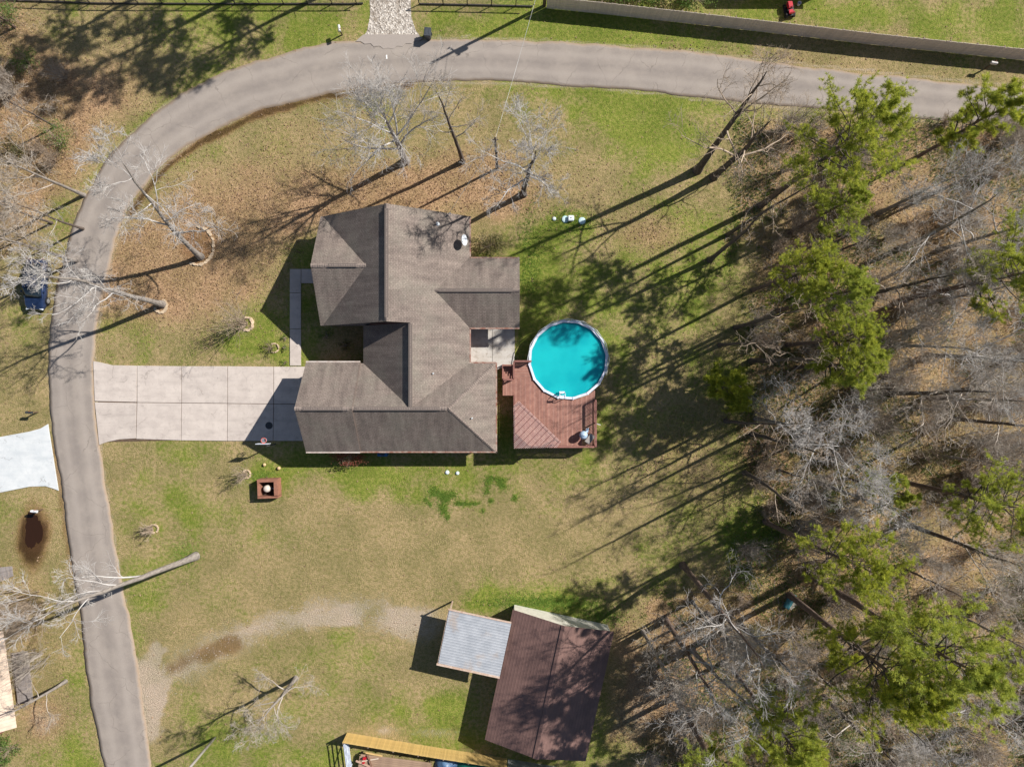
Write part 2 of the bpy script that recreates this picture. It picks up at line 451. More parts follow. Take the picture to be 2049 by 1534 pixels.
def jag(p, q, seed, amp):
    r_ = np.random.RandomState(seed)
    n = np.interp(np.linspace(0, 1, len(p)), np.linspace(0, 1, 130), r_.randn(130)) + .6*r_.randn(len(p))
    d = q-p; d /= np.hypot(*d.T)[:,None]
    return p + d*(n*amp)[:,None]
ro = jag(RO, RI, 3, 1.3); ri = jag(RI, RO, 4, 1.0)
cols_ = 13
rows = []
for k in range(cols_):
    t = k/(cols_-1)
    rows.append(ro*(1-t)+ri*t)
arr = np.stack(rows, 1)                      # n, cols, 2
n_ = len(ro)
V = np.zeros((n_, cols_+2, 3)); t = np.linspace(0,1,cols_)
V[:,1:-1,0] = (arr[:,:,0]-CX)/S; V[:,1:-1,1] = (CY-arr[:,:,1])/S
V[:,1:-1,2] = .02 + .05*(1-(2*t-1)**2)[None,:]
V[:,0,:2] = V[:,1,:2]; V[:,-1,:2] = V[:,-2,:2]; V[:,0,2] = V[:,-1,2] = -.05
U = np.zeros((n_, cols_+2)); U[:,1:-1] = t; U[:,-1] = 1
c2 = cols_+2
ii = (np.arange(n_-1)[:,None]*c2 + np.arange(c2-1)[None,:]).ravel()
road = np_mesh('road', V, quads=np.stack([ii, ii+1, ii+1+c2, ii+c2],1), mat=m_road, smooth=True, attrs={'across':U.ravel()})
tag(road, kind='structure')
def road_z(px, py):
    return .075

# ------------------------------------------------------------------ concrete
def concrete(name, c1, c2, stain, st=.4):
    m, nt, b = new_mat(name)
    pos = N(nt, 'ShaderNodeNewGeometry').outputs['Position']
    n1 = noise(nt, pos, .9, 5, .62); n2 = noise(nt, pos, 18, 2, .6); n3 = noise(nt, pos, 2.6, 5, .7, .6)
    c = mixc(nt, mapr(nt, n1, .3, .7), srgb(*c1), srgb(*c2))
    c = mixc(nt, mth(nt, 'MULTIPLY', mapr(nt, n3, .52, .72), st), c, srgb(*stain))
    c = mixc(nt, 1.0, c, mixc(nt, n2, (.9,.9,.9,1), (1.1,1.1,1.1,1)), 'MULTIPLY')
    mp = N(nt, 'ShaderNodeMapping'); mp.inputs['Scale'].default_value = (.18, 1.5, 1); nt.links.new(pos, mp.inputs[0])
    c = mixc(nt, mth(nt, 'MULTIPLY', mapr(nt, noise(nt, mp.outputs[0], 1.3, 4, .6), .45, .75), .35), c, srgb(*stain))
    vo = N(nt, 'ShaderNodeTexVoronoi', feature='DISTANCE_TO_EDGE'); vo.inputs['Scale'].default_value = .33
    wv = N(nt, 'ShaderNodeVectorMath', operation='ADD'); nt.links.new(pos, wv.inputs[0]); nn = nt.nodes.new('ShaderNodeTexNoise'); nn.inputs['Scale'].default_value = 1.2; nn.inputs['Detail'].default_value = 5; nt.links.new(pos, nn.inputs['Vector']); nt.links.new(nn.outputs['Color'], wv.inputs[1]); nt.links.new(wv.outputs[0], vo.inputs['Vector'])
    c = mixc(nt, mth(nt, 'MULTIPLY', mth(nt, 'MULTIPLY', mapr(nt, vo.outputs['Distance'], .002, .008, 1, 0), mapr(nt, n1, .5, .6)), .5), c, srgb(110,100,92))
    oi = N(nt, 'ShaderNodeObjectInfo').outputs['Random']
    hs = N(nt, 'ShaderNodeHueSaturation'); nt.links.new(mapr(nt, oi, 0, 1, .95, 1.05, False), hs.inputs['Value']); nt.links.new(c, hs.inputs['Color'])
    nt.links.new(hs.outputs[0], b.inputs['Base Color'])
    b.inputs['Roughness'].default_value = .85; b.inputs['Specular IOR Level'].default_value = .3
    bumpn(nt, b, n2, .2, .01)
    return m
m_drive = concrete('driveway_concrete', (196,185,176), (182,171,163), (154,144,138), .5)
m_white = concrete('fresh_concrete', (208,210,210), (194,198,200), (172,178,182), .4)
m_patio = concrete('patio_concrete', (196,192,186), (178,172,164), (126,112,92), .6)
m_joint = mat('joint_soil', (104,84,68), (80,66,56), 3.0, .95)

def pslab(name, pts, m, z0, z1, parent, gap=0.0, bevel=.015):
    w = [P(x, y)[:2] for x, y in pts]
    cx = sum(a for a,_ in w)/len(w); cy = sum(b_ for _,b_ in w)/len(w)
    if gap:
        w = [(a+(cx-a)/max(abs(cx-a),1e-6)*gap, b_+(cy-b_)/max(abs(cy-b_),1e-6)*gap) for a,b_ in w]
    mb = MB(); mb.prism(w[::-1], z0, z1)
    return mb.build(name, m, parent, bevel=bevel)

dr = thing('driveway', P(400,808), None, None)
tag(dr, kind='structure')
dr.location = (0,0,0)
base = pslab('joint_bed', [(190,735),(610,745),(612,875),(205,884)], m_joint, .0, .035, dr)
xs = [188,275,364,456,548,640]
top = [722,731,732,732,733,733]; midy = [803,805,806,807,808,808]; bot = [890,878,881,882,882,882]
botx = [198,273,363,455,547,640]; 
for k in range(5):
    if k == 0:
        tp = [(187,722),(200,724),(225,730),(275,731),(274.5,804.5),(190,802.5)]
        bt = [(190,804),(274.5,805.5),(273,877),(240,879),(215,884),(199,890)]
    else:
        tp = [(xs[k],top[k]),(xs[k+1],top[k+1]),(xs[k+1],midy[k+1]),(xs[k],midy[k])]
        bt = [(xs[k],midy[k]),(xs[k+1],midy[k+1]),(botx[k+1],bot[k+1]),(botx[k],bot[k])]
    pslab('slab', tp, m_drive, .0, .09, dr, .022)
    pslab('slab', bt, m_drive, .0, .09, dr, .022)
wk = thing('walkway', (0,0,0), None, None); tag(wk, kind='structure')
for pts in ([(580,538),(603,538),(603,586),(580,586)], [(580,586),(603,586),(603,658),(580,658)], [(580,658),(603,658),(603,732),(580,732)], [(603,538),(700,538),(700,567),(603,567)]):
    pslab('slab', pts, m_drive, 0, .08, wk, .02)
pt = thing('patio', (0,0,0), None, None); tag(pt, kind='structure')
pslab('slab', [(900,532),(985,532),(985,728),(900,728)], m_patio, 0, .10, pt, .012)
pslab('slab', [(985,532),(1030,532),(1030,728),(985,742)], m_patio, 0, .10, pt, .012)
nd = thing('neighbour_driveway', (0,0,0), None, None); tag(nd, kind='structure')
pslab('slab', [(-160,900),(0,874),(60,863),(82,857),(97,848),(99,862),(113,950),(118,981),(108,977),(92,972),(60,973),(0,985),(-160,1004)], m_white, 0, .09, nd)

# gravel drive at the top of the picture
m_gravel, nt, b = new_mat('pale_gravel')
pos = N(nt, 'ShaderNodeNewGeometry').outputs['Position']
vo = N(nt, 'ShaderNodeTexVoronoi'); vo.inputs['Scale'].default_value = 7.0; nt.links.new(pos, vo.inputs['Vector'])
sep = N(nt, 'ShaderNodeSeparateColor'); nt.links.new(vo.outputs['Color'], sep.inputs[0])
n1 = noise(nt, pos, 1.2, 4, .6)
c = mixc(nt, sep.outputs[0], srgb(128,118,108), srgb(214,206,196)); c = mixc(nt, mapr(nt, n1, .45, .75), c, srgb(120,108,94))
nt.links.new(c, b.inputs['Base Color']); b.inputs['Roughness'].default_value = .9
bumpn(nt, b, vo.outputs['Distance'], .8, .08)
gd = [(742,-200),(818,-200),(822,0),(823,35),(832,62),(845,78),(830,84),(800,94),(775,97),(750,92),(722,84),(735,62),(741,30),(740,0)]
mb = MB(); mb.prism([P(x,y)[:2] for x,y in gd][::-1], 0, .028)
tag(mb.build('gravel_drive', m_gravel), kind='structure')
m_gravel2, nt, b = new_mat('dusty_fan')
pos = N(nt, 'ShaderNodeNewGeometry').outputs['Position']
n1 = noise(nt, pos, 12, 3, .6)
nt.links.new(mixc(nt, n1, srgb(138,129,122), srgb(170,159,150)), b.inputs['Base Color']); b.inputs['Roughness'].default_value = .92
mb = MB(); mb.prism([P(x,y)[:2] for x,y in [(728,70),(835,70),(846,77),(840,82),(829,83),(824,88),(812,88),(806,94),(794,93),(788,99),(776,97),(768,99),(760,93),(748,94),(742,88),(730,89),(722,84),(712,84),(718,78)]][::-1], 0, .075)
tag(mb.build('gravel_fan', m_gravel2), kind='structure')

# little white dash on the asphalt
mb = MB(); mb.prism([P(x,y)[:2] for x,y in [(772.5,111),(775,111),(775.5,119),(773,119)]][::-1], .06, .082)
tag(mb.build('road_marker', mat('marker_white', (236,236,232), None, 4, .6)), 'small white dash lying on the curved asphalt road below the gravel drive', 'road marking')

# brown puddle in the verge
m_pud, nt, b = new_mat('tannin_water')
b.inputs['Base Color'].default_value = srgb(46,28,16); b.inputs['Roughness'].default_value = .12
r_ = random.Random(5); pp = []
for k in range(36):
    a = 2*math.pi*k/36; f = 1+.16*math.sin(3*a+1)+.1*r_.uniform(-1,1)
    pp.append(P(66+17*f*math.cos(a), 1060+36*f*math.sin(a))[:2])
mb = MB(); mb.prism(pp, -.02, .012)
tag(mb.build('puddle', m_pud), kind='structure')
# ------------------------------------------------------------------ shingles
m_shingle, nt, b = new_mat('asphalt_shingles')
uv = N(nt, 'ShaderNodeUVMap', uv_map='UVMap').outputs[0]
pos = N(nt, 'ShaderNodeNewGeometry').outputs['Position']
br = N(nt, 'ShaderNodeTexBrick'); nt.links.new(uv, br.inputs['Vector'])
br.inputs['Scale'].default_value = 1.0; br.inputs['Brick Width'].default_value = .30; br.inputs['Row Height'].default_value = .145
br.inputs['Mortar Size'].default_value = .012; br.inputs['Mortar Smooth'].default_value = .25; br.inputs['Bias'].default_value = 0.0
br.inputs['Color1'].default_value = srgb(131,119,112); br.inputs['Color2'].default_value = srgb(121,110,104); br.inputs['Mortar'].default_value = srgb(84,76,72)
mp = N(nt, 'ShaderNodeMapping'); mp.inputs['Scale'].default_value = (1.6, .28, 1); nt.links.new(uv, mp.inputs[0])
st = noise(nt, mp.outputs[0], 1.0, 5, .65); bl = noise(nt, pos, .45, 4, .6); fi = noise(nt, pos, 9, 2, .7)
c = mixc(nt, 1.0, br.outputs['Color'], mixc(nt, mapr(nt, st, .3, .7), (.76,.75,.75,1), (1.2,1.2,1.17,1)), 'MULTIPLY')
c = mixc(nt, mth(nt, 'MULTIPLY', mapr(nt, bl, .4, .75), .35), c, srgb(126,124,112))
c = mixc(nt, 1.0, c, mixc(nt, mapr(nt, fi, .25, .75), (.80,.80,.80,1), (1.2,1.2,1.2,1)), 'MULTIPLY')
nt.links.new(c, b.inputs['Base Color']); b.inputs['Roughness'].default_value = .92; b.inputs['Specular IOR Level'].default_value = .2
sx = N(nt, 'ShaderNodeSeparateXYZ'); nt.links.new(uv, sx.inputs[0])
saw = mth(nt, 'SUBTRACT', 1.0, mth(nt, 'FRACT', mth(nt, 'DIVIDE', sx.outputs[1], .145)))
bumpn(nt, b, mth(nt, 'ADD', saw, mth(nt, 'MULTIPLY', fi, .5)), .28, .02)

m_cap = mat('ridge_shingle', (138,125,117), (112,101,95), 5.0, .92, .2, fine=.2)
m_fascia = mat('brown_fascia', (104,88,80), (92,78,72), 3.0, .6)
m_gut = mat('pale_gutter', (196,186,178), (176,160,150), 3.0, .5)
m_soffit = mat('soffit', (206,200,190), None, 3.0, .7)

def roof_slab(name, poly, thick, parent, eave):
    """sloped shingle sheet: poly of (x,y,z), eave = (p,q) indices of the eave edge for the courses"""
    n = len(poly)
    top = [Vector(p) for p in poly]; bot = [p - Vector((0,0,thick)) for p in top]
    a = top[eave[0]]; e = (top[eave[1]]-a).normalized()
    nrm = (top[1]-top[0]).cross(top[2]-top[0]).normalized()
    if nrm.z < 0: nrm = -nrm
    s = nrm.cross(e).normalized()
    if s.z < 0: s = -s
    me = bpy.data.meshes.new(name)
    vs = top + bot
    fs = [tuple(range(n)), tuple(range(n, 2*n))[::-1]] + [(k, n+k, n+(k+1)%n, (k+1)%n) for k in range(n)]
    me.from_pydata([tuple(v) for v in vs], [], fs)
    uvl = me.uv_layers.new(name='UVMap')
    for p in me.polygons:
        for li in p.loop_indices:
            q = vs[me.loops[li].vertex_index] - a
            uvl.data[li].uv = (q.dot(e)+20, q.dot(s)+20)
    bm = bmesh.new(); bm.from_mesh(me); bmesh.ops.recalc_face_normals(bm, faces=bm.faces); bm.to_mesh(me); bm.free()
    me.materials.append(m_shingle); me.materials.append(m_fascia)
    for p in me.polygons:
        if abs(p.normal.z) < .2 or p.normal.z < 0: p.material_index = 1
    return link(bpy.data.objects.new(name, me), parent)

def ridge_caps(parent, a, b_, seed, vent=None, w=.17):
    """row of overlapping cap shingles along a ridge or hip"""
    a = Vector(a); b_ = Vector(b_); L = (b_-a).length; d = (b_-a)/L
    x = d.cross(Vector((0,0,1))).normalized(); u = x.cross(d).normalized()
    r_ = random.Random(seed); mb = MB(); n = int(L/.2)
    for k in range(n):
        s0 = k*.2; s1 = s0+.22; h0 = .05; h1 = .008; ww = w*r_.uniform(.85,1.1)
        lift = .025 if vent and vent[0] < s0 < vent[1] else .0
        dr_ = .55
        ps = []
        for s_,hh in ((s0,h0),(s1,h1)):
            c_ = a + d*min(s_, L)
            ps += [c_ + x*(-ww) + u*(hh+lift-ww*dr_*.9), c_ + u*(hh+lift), c_ + x*ww + u*(hh+lift-ww*dr_*.9)]
        low = [p - u*.03 for p in ps]
        mb.add(ps+low, [(0,1,4,3),(1,2,5,4),(6,9,10,7),(7,10,11,8),(0,6,7,1),(1,7,8,2),(3,4,10,9),(4,5,11,10),(0,3,9,6),(2,8,11,5)])
    o = mb.build('ridge_cap', m_cap, parent)
    o['kind'] = 'stuff'
    if vent:
        mb = MB(); mb.beam(a+d*vent[0]+u*.02, a+d*vent[1]+u*.02, .30, .03)
        mb.build('ridge_vent', mat('vent_dark', (104,94,88), None, 3, .8), parent)
    return o

# ------------------------------------------------------------------ the house
house = thing('house', (-9,4,0), 'L-shaped house with grey-brown shingled gable roofs beside the concrete driveway', 'house')
hl = Vector(house.location)
class HP:  # parent with offset so that coordinates stay in world metres
    pass
def under(o, parent):
    o.parent = parent
    o.matrix_parent_inverse = parent.matrix_world.inverted() if False else Matrix.Translation(-Vector(parent.location))
    return o
house.location = (0,0,0)

m_brick, nt, b = new_mat('house_brick')
tc = N(nt, 'ShaderNodeTexCoord').outputs['Object']
sx = N(nt, 'ShaderNodeSeparateXYZ'); nt.links.new(tc, sx.inputs[0])
cx_ = N(nt, 'ShaderNodeCombineXYZ'); nt.links.new(mth(nt, 'ADD', sx.outputs[0], sx.outputs[1]), cx_.inputs[0]); nt.links.new(sx.outputs[2], cx_.inputs[1])
br = N(nt, 'ShaderNodeTexBrick'); nt.links.new(cx_.outputs[0], br.inputs['Vector'])
br.inputs['Scale'].default_value = 1; br.inputs['Brick Width'].default_value = .21; br.inputs['Row Height'].default_value = .075; br.inputs['Mortar Size'].default_value = .008
br.inputs['Color1'].default_value = srgb(150,98,80); br.inputs['Color2'].default_value = srgb(124,78,64); br.inputs['Mortar'].default_value = srgb(176,164,150)
nt.links.new(br.outputs['Color'], b.inputs['Base Color']); b.inputs['Roughness'].default_value = .9
bumpn(nt, b, br.outputs['Fac'], -.4, .01)

HE = 2.75
roof = thing('roof', (0,0,0), None, None); roof.parent = house
wallp = []
TH = .16
# main block (ridge running up the picture)
XW, XR, XE, YN, YS, HA = -16.85, -10.38, -3.78, 14.87, 5.13, 7.1
roof_slab('roof_plane', [(XW,YN,HE),(XW,YS,HE),(XR,YS,HA),(XR,YN,HA)], TH, roof, (0,1))
roof_slab('roof_plane', [(XE,YS,HE),(XE,YN,HE),(XR,YN,HA),(XR,YS,HA)], TH, roof, (0,1))
sE = (HA-HE)/(XE-XR)
# middle block (second ridge, a little lower)
XBW, XB = -13.24, -8.58
HB = HE + sE*(XE-XB)
YE = -2.12
roof_slab('roof_plane', [(XBW,YS,HE),(XBW,YE,HE),(XB,YE,HB),(XB,YS,HB)], TH, roof, (0,1))
roof_slab('roof_plane', [(XE,YE,HE),(XE,YS,HE),(XB,YS,HB),(XB,YE,HB)], TH, roof, (0,1))
# west cross gable
HC = HE + .62*4.87; YC = (YN+YS)/2; XCW = -17.05
roof_slab('roof_plane', [(XCW,YN-.006,HE),(-11.2,YN-.006,HE),(-11.2,YC,HC),(XCW,YC,HC)], TH, roof, (0,1))
roof_slab('roof_plane', [(-11.2,YS+.006,HE),(XCW,YS+.006,HE),(XCW,YC,HC),(-11.2,YC,HC)], TH, roof, (0,1))
# east porch gable
YDN, YDS, XD = 11.13, 4.96, .67
YD = (YDN+YDS)/2; HD = HE + .62*(YDN-YDS)/2
roof_slab('roof_plane', [(-7.6,YDN,HE),(XD,YDN,HE),(XD,YD,HD),(-7.6,YD,HD)], TH, roof, (0,1))
roof_slab('roof_plane', [(XD,YDS,HE),(-7.6,YDS,HE),(-7.6,YD,HD),(XD,YD,HD)], TH, roof, (0,1))
# south block with a hip at its east end
XEE, YEN, YES, HEE = -1.45, 1.80, -6.04, 5.95
XH = XEE-3.9; XST = -13.5
roof_slab('roof_plane', [(XST,YEN,HE),(XEE,YEN,HE),(XH,YE,HEE),(XST,YE,HEE)], TH, roof, (0,1))
roof_slab('roof_plane', [(XEE,YES,HE),(XST,YES,HE),(XST,YE,HEE),(XH,YE,HEE)], TH, roof, (0,1))
roof_slab('roof_plane', [(XEE,YEN,HE),(XEE,YES,HE),(XH,YE,HEE)], TH, roof, (0,1))
# garage gable, one step up
XG, HGE, HG = -18.3, 2.9, 6.15
YGN, YGS = 1.88, -6.06
roof_slab('roof_plane', [(XG,YGN,HGE),(XST+.03,YGN,HGE),(XST+.03,YE,HG),(XG,YE,HG)], .3, roof, (0,1))
roof_slab('roof_plane', [(XST+.03,YGS,HGE),(XG,YGS,HGE),(XG,YE,HG),(XST+.03,YE,HG)], .3, roof, (0,1))
# caps
ridge_caps(roof, (XR,YN,HA), (XR,YS,HA), 1, (0.4, 9.4))
ridge_caps(roof, (XB,YS,HB), (XB,YE,HB), 2, (0.1, 7.1))
ridge_caps(roof, (XCW,YC,HC), (-12.0,YC,HC), 3, (1.5, 3.9))
ridge_caps(roof, (XD,YD,HD), (-6.9,YD,HD), 4, (.6, 7.0))
ridge_caps(roof, (XST,YE,HEE), (XH,YE,HEE), 5, (.2, 7.4))
ridge_caps(roof, (XG,YE,HG), (XST,YE,HG), 6, (.7, 4.1))
ridge_caps(roof, (XH,YE,HEE), (XEE,YEN,HE), 7, None, .13)
ridge_caps(roof, (XH,YE,HEE), (XEE,YES,HE), 8, None, .13)
# gutters
for a_, b2 in (((XG,YGS-.06,HGE-.06),(XST,YGS-.06,HGE-.06)), ((XG,YGN+.06,HGE-.06),(XST,YGN+.06,HGE-.06))):
    MB().beam(a_, b2, .12, .11).build('gutter', m_gut, house)
m_rust = mat('rusty_gutter', (132,84,68), (168,150,138), 2.5, .6)
for a_, b2 in (((XST,YES-.06,HE-.05),(XEE+.1,YES-.06,HE-.05)), ((XEE+.06,YES-.1,HE-.05),(XEE+.06,YEN+.05,HE-.05)), ((XE+.06,YEN+.05,HE-.05),(XE+.06,YDS-.05,HE-.05)), ((XE+.06,YDN+.05,HE-.05),(XE+.06,YN,HE-.05)), ((XE,YDN+.06,HE-.05),(XD,YDN+.06,HE-.05)), ((XE,YDS-.06,HE-.05),(XD,YDS-.06,HE-.05)), ((XE+.1,YEN+.06,HE-.05),(XEE,YEN+.06,HE-.05))):
    MB().beam(a_, b2, .12, .11).build('gutter', m_rust, house)
# walls
def gable_wall(name, x0, x1, y0, y1, he, hr, axis_, mid):
    mb = MB()
    if axis_ == 'y':     # ridge along y
        prof = [(x0,0),(x1,0),(x1,he),(mid,hr),(x0,he)]
        vs = [(x,y0,z) for x,z in prof] + [(x,y1,z) for x,z in prof]
    else:
        prof = [(y0,0),(y1,0),(y1,he),(mid,hr),(y0,he)]
        vs = [(x0,y,z) for y,z in prof] + [(x1,y,z) for y,z in prof]
    mb.add(vs, [(0,1,2,3,4),(9,8,7,6,5)] + [(k,(k+1)%5,5+(k+1)%5,5+k) for k in range(5)])
    return mb.build(name, m_brick, house)
ow = .48
gable_wall('wall', XW+ow, XE-ow, YS+.25, YN-.25, HE+sE*ow-.22, HA-.22, 'y', XR)
gable_wall('wall', XCW+.3, -12.3, YS+ow, YN-ow, HE+.1, HC-.24, 'x', YC)
gable_wall('wall', XBW+ow, XE-ow, YE, YS+.2, HE+.04, HB-.22, 'y', XB)
gable_wall('wall', XST-.1, XH, YES+ow, YEN-ow, HE+.1, HEE-.24, 'x', YE)
mb = MB(); mb.box(XH, XEE-ow, YES+ow, YEN-ow, 0, HE-.02); mb.build('wall', m_brick, house)
gable_wall('wall', XG+.3, XST-.1, YGS+ow, YGN-ow, HGE+.05, HG-.36, 'x', YE)
mb = MB(); mb.add([(XD-.35,YDS+.4,HE-.0),(XD-.35,YDN-.4,HE-.0),(XD-.35,YD,HD-.2),(XD-.2,YDS+.4,HE),(XD-.2,YDN-.4,HE),(XD-.2,YD,HD-.2)], [(0,1,2),(5,4,3),(0,3,4,1),(1,4,5,2),(2,5,3,0)])
mb.build('porch_gable', m_soffit, house)
m_trim = mat('white_trim', (226,222,214), (206,200,192), 3, .6)
for yy in (YDS+.3, YDN-.3):
    MB().box(XD-.42, XD-.26, yy-.08, yy+.08, .1, HE-.1).build('porch_post', m_trim, house)
MB().box(XD-.44, XD-.24, YDS+.2, YDN-.2, HE-.26, HE-.02).build('porch_beam', m_trim, house)
# windows, doors
m_glass, nt, b = new_mat('window_glass'); b.inputs['Base Color'].default_value = srgb(40,52,62); b.inputs['Roughness'].default_value = .06
def window(cx_, cy_, cz, w, h, face):
    fr = MB(); pn = MB(); d_ = .05
    if face in 'WE':
        sg = -1 if face == 'W' else 1
        for dy, dz, ly, lz in ((-w/2,0,.08,h+.08),(w/2,0,.08,h+.08),(0,-h/2,w-.08,.08),(0,h/2,w-.08,.08),(0,0,w-.08,.04)):
            fr.cbox(cx_+sg*d_/2, cy_+dy, cz+dz, .08, ly, lz)
        pn.cbox(cx_+sg*.012, cy_, cz, .02, w-.06, h-.06)
    else:
        sg = -1 if face == 'S' else 1
        for dx, dz, lx, lz in ((-w/2,0,.08,h+.08),(w/2,0,.08,h+.08),(0,-h/2,w-.08,.08),(0,h/2,w-.08,.08),(0,0,w-.08,.04)):
            fr.cbox(cx_+dx, cy_+sg*d_/2, cz+dz, lx, .08, lz)
        pn.cbox(cx_, cy_+sg*.012, cz, w-.06, .02, h-.06)
    f = fr.build('window', m_trim, house); pn.build('pane', m_glass, f)
for y_ in (7.4, 12.6): window(XCW+.3, y_, 1.5, 1.5, 1.3, 'W')
for x_ in (-11.5, -7.5, -4.5): window(x_, YES+ow, 1.6, 1.2, 1.2, 'S')
for x_ in (-13.0, -7.0): window(x_, YN-.25, 1.6, 1.4, 1.2, 'N')
window(XEE-ow, -3.8, 1.6, 1.3, 1.2, 'E'); window(XE-ow, 13.0, 1.6, 1.2, 1.2, 'E'); window(XE-ow, 3.4, 1.5, 1.3, 1.2, 'E')
gdr = MB()
for k in range(4): gdr.cbox(XG+.27, YE, .34+k*.56, .06, 4.9, .54)
gdr.build('garage_door', m_trim, house)
dd = MB().box(XCW+.22, XCW+.29, 9.4, 10.4, .08, 2.15).build('front_door', mat('door_brown', (96,54,38), (80,44,32), 4, .5, stretch=(6,6,.6)), house)
MB().cbox(XCW+.2, 9.52, 1.05, .05, .05, .16).build('handle', mat('brass', (170,140,80), None, 3, .35, metal=1), dd)
# plumbing vents
def zroof_E(x): return HE + sE*(XE-x)
m_pipe = mat('vent_white', (232,236,238), None, 4, .5)
for px, py, hh in ((868,747,4.45),(945,836,4.2),(876,448,4.55)):
    q = P(px, py, hh)
    MB().lathe([(.16,-.3),(.16,.03),(.07,.10),(.06,.12),(.06,.5),(.045,.5),(.045,.44)], 12, q).build('vent_pipe', m_pipe, roof)
q = P(865, 747, 4.1); 

# satellite dish standing on the roof
dish = thing('satellite_dish', P(929,484,3.2), 'pale grey satellite dish on the shingle roof near its north-east corner', 'satellite dish')
mb = MB(); prof = []
vs = []; fs = []; nr, na = 6, 20
for i in range(nr+1):
    r0 = .46*i/nr
    for k in range(na):
        a = 2*math.pi*k/na; vs.append(Vector((r0*math.cos(a)*.92, r0*math.sin(a)*1.05, .42*r0*r0)))
for i in range(nr):
    for k in range(na): fs.append((i*na+k, i*na+(k+1)%na, (i+1)*na+(k+1)%na, (i+1)*na+k))
Mx = Matrix.Translation((0,0,.75)) @ Matrix.Rotation(R(58),4,'Y') @ Matrix.Rotation(R(0),4,'X')
mb.add([Mx @ v for v in vs], fs); mb.add([Mx @ (v - Vector((0,0,.025))) for v in vs], [f[::-1] for f in fs])
mb.build('reflector', mat('dish_grey', (206,212,220), (190,196,204), 4, .45), dish, smooth=True)
MB().tube([(0,0,-.2),(0,0,.45),(.02,0,.72)], .03, 8).build('mast', mat('galv', (150,152,156), None, 4, .4, metal=.7), dish)
MB().tube([Mx @ Vector((-.4,0,.02)), Mx @ Vector((-.3,0,.45))], .018, 6).tube([Mx @ Vector((-.33,0,.43)), Mx @ Vector((-.2,0,.5))], .05, 8).build('feed_arm', mat('galv', (1,1,1)), dish)
# ------------------------------------------------------------------ above-ground pool
PC = P(1137, 719.5, 1.32); PCX, PCY, PR = PC[0], PC[1], 3.62
pool = thing('swimming_pool', (PCX,PCY,0), 'round above-ground swimming pool of turquoise water with white rim beside the red deck', 'pool')
m_rim = mat('pool_rim_white', (222,226,236), (196,202,216), 2.5, .45, fine=.06)
m_pwall = mat('pool_wall', (170,184,204), (140,156,184), 3, .5, stretch=(1,1,.2))
m_liner = mat('pool_liner', (36,140,176), (28,120,160), 3, .4)
m_water, nt, b = new_mat('pool_water')
tc = N(nt, 'ShaderNodeTexCoord').outputs['Object']
vl = N(nt, 'ShaderNodeVectorMath', operation='LENGTH')
sb = N(nt, 'ShaderNodeVectorMath', operation='ADD'); nt.links.new(tc, sb.inputs[0])
nw = nt.nodes.new('ShaderNodeTexNoise'); nw.inputs['Scale'].default_value = 1.4; nt.links.new(tc, nw.inputs['Vector'])
sc = N(nt, 'ShaderNodeVectorMath', operation='SCALE'); sc.inputs['Scale'].default_value = .5; nt.links.new(nw.outputs['Color'], sc.inputs[0])
nt.links.new(sc.outputs[0], sb.inputs[1]); nt.links.new(sb.outputs[0], vl.inputs[0])
n1 = noise(nt, tc, .35, 3, .5)
c = mixc(nt, mapr(nt, n1, .3, .7), srgb(34,186,190), srgb(22,166,176))
c = mixc(nt, mth(nt, 'MULTIPLY', mapr(nt, vl.outputs['Value'], .2, 1.0, 1, 0), .6), c, srgb(10,96,104))
nt.links.new(c, b.inputs['Base Color']); b.inputs['Roughness'].default_value = .09; b.inputs['IOR'].default_value = 1.33
b.inputs['Subsurface Weight'].default_value = .75
b.inputs['Subsurface Radius'].default_value = (.25,.6,.7); b.inputs['Subsurface Scale'].default_value = 1.3
bumpn(nt, b, noise(nt, tc, 3.0, 2, .5), .05, .03)
NP = 16; a0 = R(11.25-4)
def ppt(r, k, z): return (r*math.cos(a0+2*math.pi*k/NP), r*math.sin(a0+2*math.pi*k/NP), z)
for k in range(NP):
    mb = MB(); mb.add([ppt(PR-.06,k,0),ppt(PR-.06,k+1,0),ppt(PR-.06,k+1,1.3),ppt(PR-.06,k,1.3),ppt(PR-.10,k,0),ppt(PR-.10,k+1,0),ppt(PR-.10,k+1,1.3),ppt(PR-.10,k,1.3)],
                      [(0,1,2,3),(7,6,5,4),(0,4,5,1),(3,2,6,7),(0,3,7,4),(1,5,6,2)])
    mb.build('wall_panel', m_pwall, pool)
    mb = MB(); e = .004
    a_ = [ppt(PR+.04,k+e,1.30),ppt(PR+.04,k+1-e,1.30),ppt(PR-.19,k+1-e,1.30),ppt(PR-.19,k+e,1.30)]
    mb.add(a_ + [(x,y,1.345) for x,y,_ in a_], [(3,2,1,0),(4,5,6,7),(0,1,5,4),(1,2,6,5),(2,3,7,6),(3,0,4,7)])
    rl = mb.build('top_rail', m_rim, pool, bevel=.012)
    mb = MB(); mb.cbox(*ppt(PR-.075,k,1.352), .27, .12, .04, rz=a0+2*math.pi*k/NP); mb.build('rail_cap', m_rim, pool, bevel=.01)
    mb = MB(); mb.cbox(*ppt(PR-.02,k,.65), .10, .14, 1.3, rz=a0+2*math.pi*k/NP); mb.build('upright', m_rim, pool)
mb = MB(); mb.lathe([(PR-.11,.02),(PR-.11,1.28),(PR-.13,1.28),(PR-.13,.05)], 48); mb.build('liner', m_liner, pool)
mb = MB(); vs = [(0,0,1.14)]; n = 64; rings = 10
for i in range(1, rings+1):
    for k in range(n): vs.append((( PR-.125)*i/rings*math.cos(2*math.pi*k/n), (PR-.125)*i/rings*math.sin(2*math.pi*k/n), 1.14))
fs = [(0,1+k,1+(k+1)%n) for k in range(n)]
